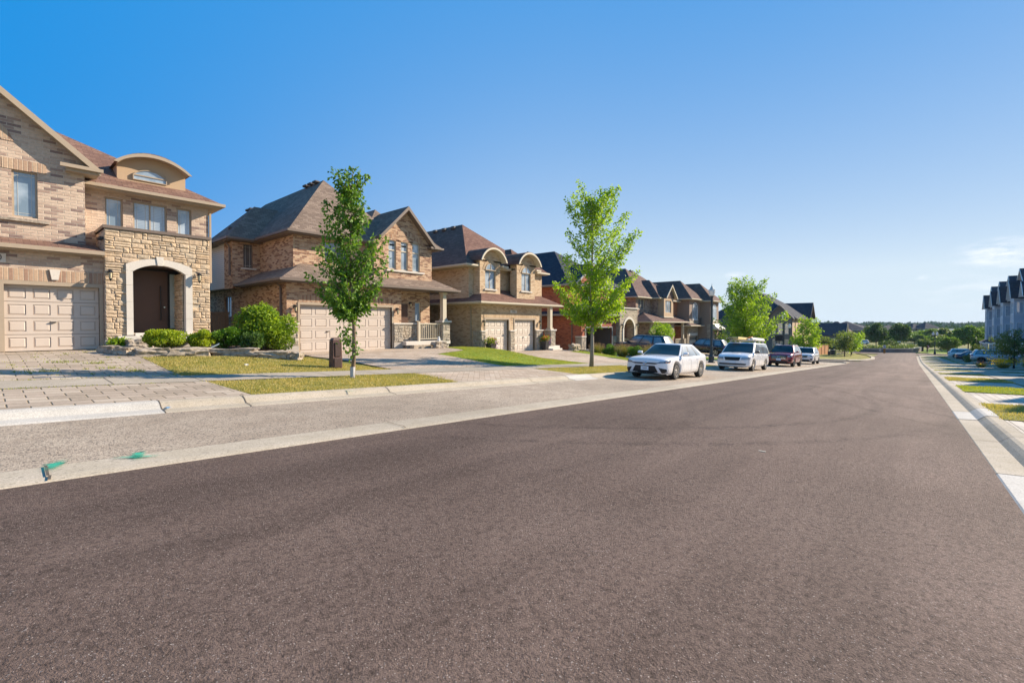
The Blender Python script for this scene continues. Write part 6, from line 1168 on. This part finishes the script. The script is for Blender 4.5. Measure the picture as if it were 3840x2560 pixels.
boulder(28.9,18.9,.95,.5,.5,'squared rock nearer the buff house column',rock2,24); boulder(30.2,18.6,1.0,.5,.5,'squared rock beside the red brick corner',rock2,25)
drape('planting_bed',[(2.6,18.9),(2.9,17.1),(4.7,16.75),(5.9,16.1),(7.0,15.4),(7.6,16.2),(9.3,19.5),(9.3,22),(5.8,22),(5.8,20.2),(2.8,20.2)],mulch,.03)
drape('hedge_bed',[(30.0,13.3),(31.4,13.3),(31.4,20),(30.0,20)],mulch,.01)
o=thing('garden_ornament','white carved ornament standing on the boulder by the porch','ornament',(17.4,20.7,g(17.4,20.7)+.38)); m=MB(); m.lathe((17.4,20.7,g(17.4,20.7)+.36),[(.09,0),(.07,.06),(.1,.12),(.06,.2),(.08,.26),(.02,.32)],8); m.build('figure',white,o)
# brown utility pedestal
x,y=7.35,13.75; z=g(x,y); o=thing('utility_pedestal','brown plastic utility pedestal on the lawn behind the slender tree','pedestal',(x,y,z)); pm=plain('pedestal_brown',(.11,.06,.05),.6,.12,10)
m=MB(); q=lambda a,h:[(x-a,y-a*.8,z+h),(x+a,y-a*.8,z+h),(x+a,y+a*.8,z+h),(x-a,y+a*.8,z+h)]; m.hexa(q(.165,-.05),q(.15,.86)); m.hexa(q(.165,.865),q(.10,.95)); m.build('housing',pm,o,bevel=.012); MB().box(x-.12,x+.12,y-.15,y-.12,z+.02,z+.32).build('access_door',plain('pedestal_dark',(.06,.035,.03),.6),o,bevel=.008); MB().box(x-.1,x+.1,y-.146,y-.118,z+.36,z+.82).build('ribbed_panel',plain('pedestal_dark',(.06,.035,.03),.6),o,bevel=.02)
# solar garden light, paper scrap, planters, hydrant, hoop, boxes, fences
x,y=4.95,16.95; z=g(x,y)+.2; o=thing('garden_light','tilted silver garden light in front of the dark shrub','light',(x,y,z)); MB().tube([(x,y,z-.2),(x,y,z+.06)],.012,6).build('stake',black,o); MB().hexa([(x-.13,y-.05,z+.0),(x+.1,y-.08,z+.12),(x+.14,y+.05,z+.14),(x-.1,y+.08,z+.02)],[(x-.13,y-.05,z+.03),(x+.1,y-.08,z+.15),(x+.14,y+.05,z+.17),(x-.1,y+.08,z+.05)]).build('panel',plain('solar_silver',(.5,.55,.58),.3,.1,metal=.4),o)
boulder(5.05,14.6,.09,.07,.07,'crumpled white scrap lying on the dry lawn',white,33,None,None,0,'paper_scrap')['category']='litter'
def planter(x,y,label,col1):
    z=g(x,y)+.01; o=thing('flower_planter',label,'planter',(x,y,z),group='tall dark planters by the twin garage doors'); q=lambda a,h:[(x-a,y-a,z+h),(x+a,y-a,z+h),(x+a,y+a,z+h),(x-a,y+a,z+h)]; m=MB(); m.hexa(q(.17,0),q(.27,.68)); m.build('pot',plain('pot_dark',(.05,.045,.045),.5,.1),o,bevel=.01)
    c=np.array([x,y,z+.82]); leaves('foliage',c+rng.normal(0,1,(700,3))*np.array([.17,.17,.11]),.09,lfs,o,.1); leaves('flower',c+np.array([-.02,-.05,.06])+rng.normal(0,1,(260,3))*np.array([.13,.13,.09]),.07,leafmat('flower_'+col1,*{'red':((.5,.02,.03),(.7,.05,.08)),'pale':((.5,.25,.1),(.6,.35,.2))}[col1],.2),o,.1,.9); leaves('trailing_flower',c+np.array([.2,-.1,-.12])+rng.normal(0,1,(300,3))*np.array([.08,.1,.14]),.06,leafmat('flower_purple',(.25,.1,.4),(.4,.2,.6),.2),o,.5,.9)
planter(21.62,20.55,'dark planter with pale and purple flowers left of the twin garage doors','pale'); planter(27.45,20.55,'dark planter with red and purple flowers right of the twin garage doors','red')
x,y=63.0,13.4; z=g(x,y); o=thing('fire_hydrant','yellow fire hydrant between the van and the dark red car','hydrant',(x,y,z)); ym=plain('hydrant_yellow',(.75,.48,.03),.5,.1); MB().lathe((x,y,z),[(.15,0),(.15,.06),(.1,.08),(.1,.6),(.13,.62),(.12,.72),(.04,.8),(.03,.86)],12).build('barrel',ym,o); MB().tube([(x-.2,y,z+.5),(x+.2,y,z+.5)],.06,8).build('nozzle',ym,o)
p=at(2925,70); z=g(p.x,p.y); o=thing('basketball_hoop','dark basketball backboard on a pole in front of the corner house','basketball hoop',(p.x,p.y,z)); e=Vector((RT[0],RT[1],0)); dd=Vector((DP[0],DP[1],0)); zz=-.82
A=[p-e*.7+Vector((0,0,zz-.42-p.z)),p+e*.7+Vector((0,0,zz-.42)),p+e*.7+Vector((0,0,zz+.45)),p-e*.7+Vector((0,0,zz+.45))]; MB().hexa(A,[a+dd*.06 for a in A]).build('backboard',black,o); MB().tube([(p.x+dd.x*.2,p.y+dd.y*.2,z),(p.x+dd.x*.15,p.y+dd.y*.15,zz)],.05,8).build('pole',black,o)
m=MB(); c=p+dd*.35; [m.tube([(c.x+.23*math.cos(t),c.y+.23*math.sin(t),zz-.28),(c.x+.23*math.cos(t+.6),c.y+.23*math.sin(t+.6),zz-.28)],.012,4) for t in np.arange(0,6.3,.6)]; m.build('rim',plain('rim_orange',(.7,.2,.03),.5),o)
def fence(label,A,B,h,mat,post=2.2,name='wooden_fence',z=None):
    A,B=Vector(A),Vector(B); L=(B-A).length; d=(B-A)/L; nrm=Vector((-d.y,d.x)); o=thing(name,label,'fence',(A.x,A.y,g(A.x,A.y) if z is None else z)); m=MB(); n=int(L/.145)
    def bx(m,p0,p1,z0,z1,t0,t1): q=[p0+nrm*t0,p1+nrm*t0,p1+nrm*t1,p0+nrm*t1]; m.hexa([(p.x,p.y,z0) for p in q],[(p.x,p.y,z1) for p in q])
    for i in range(n): p0=A+d*(L*i/n+.004); p1=A+d*(L*(i+1)/n-.006); zg=(g(p0.x,p0.y) if z is None else z); bx(m,p0,p1,zg,zg+h-.12,-.01,.012+.006*(i%2))
    m.build('board',mat,o)['kind']='stuff'
    k=0
    while k*post<=L+.01:
        p0=A+d*(k*post-.05); zg=(g(p0.x,p0.y) if z is None else z); m=MB(); bx(m,p0,p0+d*.1,zg-.1,zg+h+.06,-.07,.05); bx(m,p0-d*.02,p0+d*.12,zg+h+.06,zg+h+.1,-.09,.07); m.build('post',mat,o); k+=1
    m=MB(); z0=(g(A.x,A.y) if z is None else z); z1=(g(B.x,B.y) if z is None else z); q=lambda P_,zz,w:[(P_.x+nrm.x*t,P_.y+nrm.y*t,zz+dz) for t,dz in ((-w,-.14),(w,-.14),(w,0),(-w,0))]; m.hexa(q(A,z0+h,.035),q(B,z1+h,.035)); m.build('rail',mat,o); return o
fence('brown board fence in the gap between tan house and mottled house',(6.25,29.4),(9.3,29.4),2.0,woodf,2.9,z=0); 
fence('orange tinted board fence behind the last white parked car',(97,13.7),(108.6,12.3),1.75,woodo,2.3)
for (x,y,w,h_,l,m_) in ((106.5,11.3,.9,.9,'dark green utility cabinet on the far street corner',postm),(103.5,11.6,.4,.7,'small dark box left of the green cabinet',trimd)):
    z=g(x,y); o=thing('utility_cabinet',l,'cabinet',(x,y,z)); MB().box(x-w/2,x+w/2,y-w/2,y+w/2,z-.05,z+h_).build('housing',m_,o,bevel=.03); MB().box(x-w/2-.03,x+w/2+.03,y-w/2-.03,y+w/2+.03,z+h_,z+h_+.05).build('lid',m_,o,bevel=.01)
m=MB(); m.box(6.385,6.415,1.36,1.44,base(6.4)+.02,base(6.4)+.026); setp(m.build('paper_scrap',trimw),'small pale scrap lying on the open asphalt','litter')
# roundabout: low stone wall, signs
A=at(3222,110); B=at(3458,117); o=thing('garden_wall','low grey block wall curving round the junction island','wall',(A.x,A.y,-5.6)); N=12; m=MB(); mc=MB(); prev=None
for i in range(N+1):
    t=i/N; p=A.lerp(B,t)-Vector((DP[0],DP[1],0))*4.5*math.sin(math.pi*t)
    if prev is not None:
        d=Vector((DP[0],DP[1],0))*.4; 
        m.hexa([(prev.x,prev.y,-5.8),(p.x,p.y,-5.8),(p.x+d.x,p.y+d.y,-5.8),(prev.x+d.x,prev.y+d.y,-5.8)],[(prev.x,prev.y,-4.55),(p.x,p.y,-4.55),(p.x+d.x,p.y+d.y,-4.55),(prev.x+d.x,prev.y+d.y,-4.55)])
        a2,b2_=prev-d*.15,p-d*.15; mc.hexa([(a2.x,a2.y,-4.549),(b2_.x,b2_.y,-4.549),(b2_.x+d.x*1.3,b2_.y+d.y*1.3,-4.549),(a2.x+d.x*1.3,a2.y+d.y*1.3,-4.549)],[(a2.x,a2.y,-4.45),(b2_.x,b2_.y,-4.45),(b2_.x+d.x*1.3,b2_.y+d.y*1.3,-4.45),(a2.x+d.x*1.3,a2.y+d.y*1.3,-4.45)])
    prev=p
m.build('wall_block',block,o); mc.build('coping',trimg,o)
for q in (A,B): MB().box(q.x-.35,q.x+.35,q.y-.35,q.y+.35,-5.8,-4.2).build('pillar',plain('pillar_brown',(.1,.07,.06),.8),o)
P=np.stack([np.array(A.lerp(B,t))+DP*(2+3*rng.random())-DP*4.5*math.sin(math.pi*t)+np.array([0,0,-4.4-A.z+rng.normal(0,.25)]) for t in rng.random(4500)])
setp(leaves('ground_cover',P,.3,lf4,None,0,.8),'low green planting on top of the junction wall','planting',kind='stuff')
drape('island_lawn',[(143,-12),(170,-12),(170,14),(141,14)],grassg,.03,lambda x,y:-5.56,4)
def signpost(px,Z,label,top,parts,h=None,name='road_sign',post=.03):
    p=at(px,Z); z=base(p.x)+.02; o=thing(name,label,'sign',(p.x,p.y,z)); e=Vector((RT[0],RT[1],0)); dn=Vector((DP[0],DP[1],0)); MB().tube([(p.x,p.y,z),(p.x,p.y,top)],post,6).build('pole',trimg,o)
    for (nm,du0,du1,z0,z1,mat,fr) in parts: A=[p+e*du0-dn*(.05+fr),p+e*du1-dn*(.05+fr)]; q=[(A[0].x,A[0].y,z0),(A[1].x,A[1].y,z0),(A[1].x,A[1].y,z1),(A[0].x,A[0].y,z1)]; MB().hexa(q,[(a[0]+dn.x*.02,a[1]+dn.y*.02,a[2]) for a in q]).build(nm,mat,o)
    return o,p,e,dn
o,p,e,dn=signpost(3317,104,'white arrow sign above a black and orange striped board at the junction',-3.4,[('arrow_board',-.3,.3,-4.1,-3.4,white,0),('hazard_board',-.24,.24,-5.2,-4.15,black,0)])
om=plain('sign_orange',(.8,.33,.03),.5,.03); m=MB()
for k in range(4): zz=-5.15+.26*k; q=[p+e*s*.235-dn*.085 for s in (-1,1)]; A=[(q[0].x,q[0].y,zz+.12),(q[1].x,q[1].y,zz-.0 if zz>-5.14 else zz+.0),(q[1].x,q[1].y,zz+.12),(q[0].x,q[0].y,zz+.24)]; m.hexa(A,[(a[0]-dn.x*.01,a[1]-dn.y*.01,a[2]) for a in A])
m.build('hazard_stripe',om,o); m=MB(); c=p-dn*.085; m.tube([(c.x+e.x*.08,c.y+e.y*.08,-4.0),(c.x+e.x*.08,c.y+e.y*.08,-3.8),(c.x-e.x*.02,c.y-e.y*.02,-3.62)],.035,5); m.tube([(c.x-e.x*.12,c.y-e.y*.12,-3.55),(c.x-e.x*.08,c.y-e.y*.08,-3.85)],.06,5,.015); m.build('arrow',black,o)
signpost(3301,106,'small blank sign back left of the striped board',-4.1,[('plate',-.25,.25,-4.85,-4.1,trimw,0)])
signpost(3372,116,'narrow white street name sign on a pole before the right round tree',-2.95,[('name_plate',-.42,.42,-3.15,-2.95,white,0)])
o,p,e,dn=signpost(3481,101,'red and white give way sign near the far pavement end',-3.2,[('back_plate',-.02,.02,-3.7,-3.25,white,.0)]); c=p-dn*.1
for (s,mt,f) in ((.34,plain('sign_red',(.6,.03,.03),.5),0),(.17,white,.03)): cc_=c-dn*f; A=[(cc_.x-e.x*s,cc_.y-e.y*s,-3.6+s*.6),(cc_.x,cc_.y,-3.6-s*1.15),(cc_.x+e.x*s,cc_.y+e.y*s,-3.6+s*.6)]; MB().hexa(A,[(a[0]+dn.x*.02,a[1]+dn.y*.02,a[2]) for a in A]).build('sign_face',mt,o)

# ================================================================ summer haze
hz_=MB().box(-70,1500,-1100,1000,-7.2,26).build('haze',newmat('haze_air')); m=hz_.data.materials[0]; T=NT(m); v=T.n('ShaderNodeVolumePrincipled',{'Color':(.6,.78,1,1),'Density':.00011,'Anisotropy':.2}); o=T.n('ShaderNodeOutputMaterial'); T.l(v.outputs[0],o.inputs['Volume']); hz_['kind']='stuff'; hz_['label']='pale summer haze over the far trees'; hz_['category']='haze'
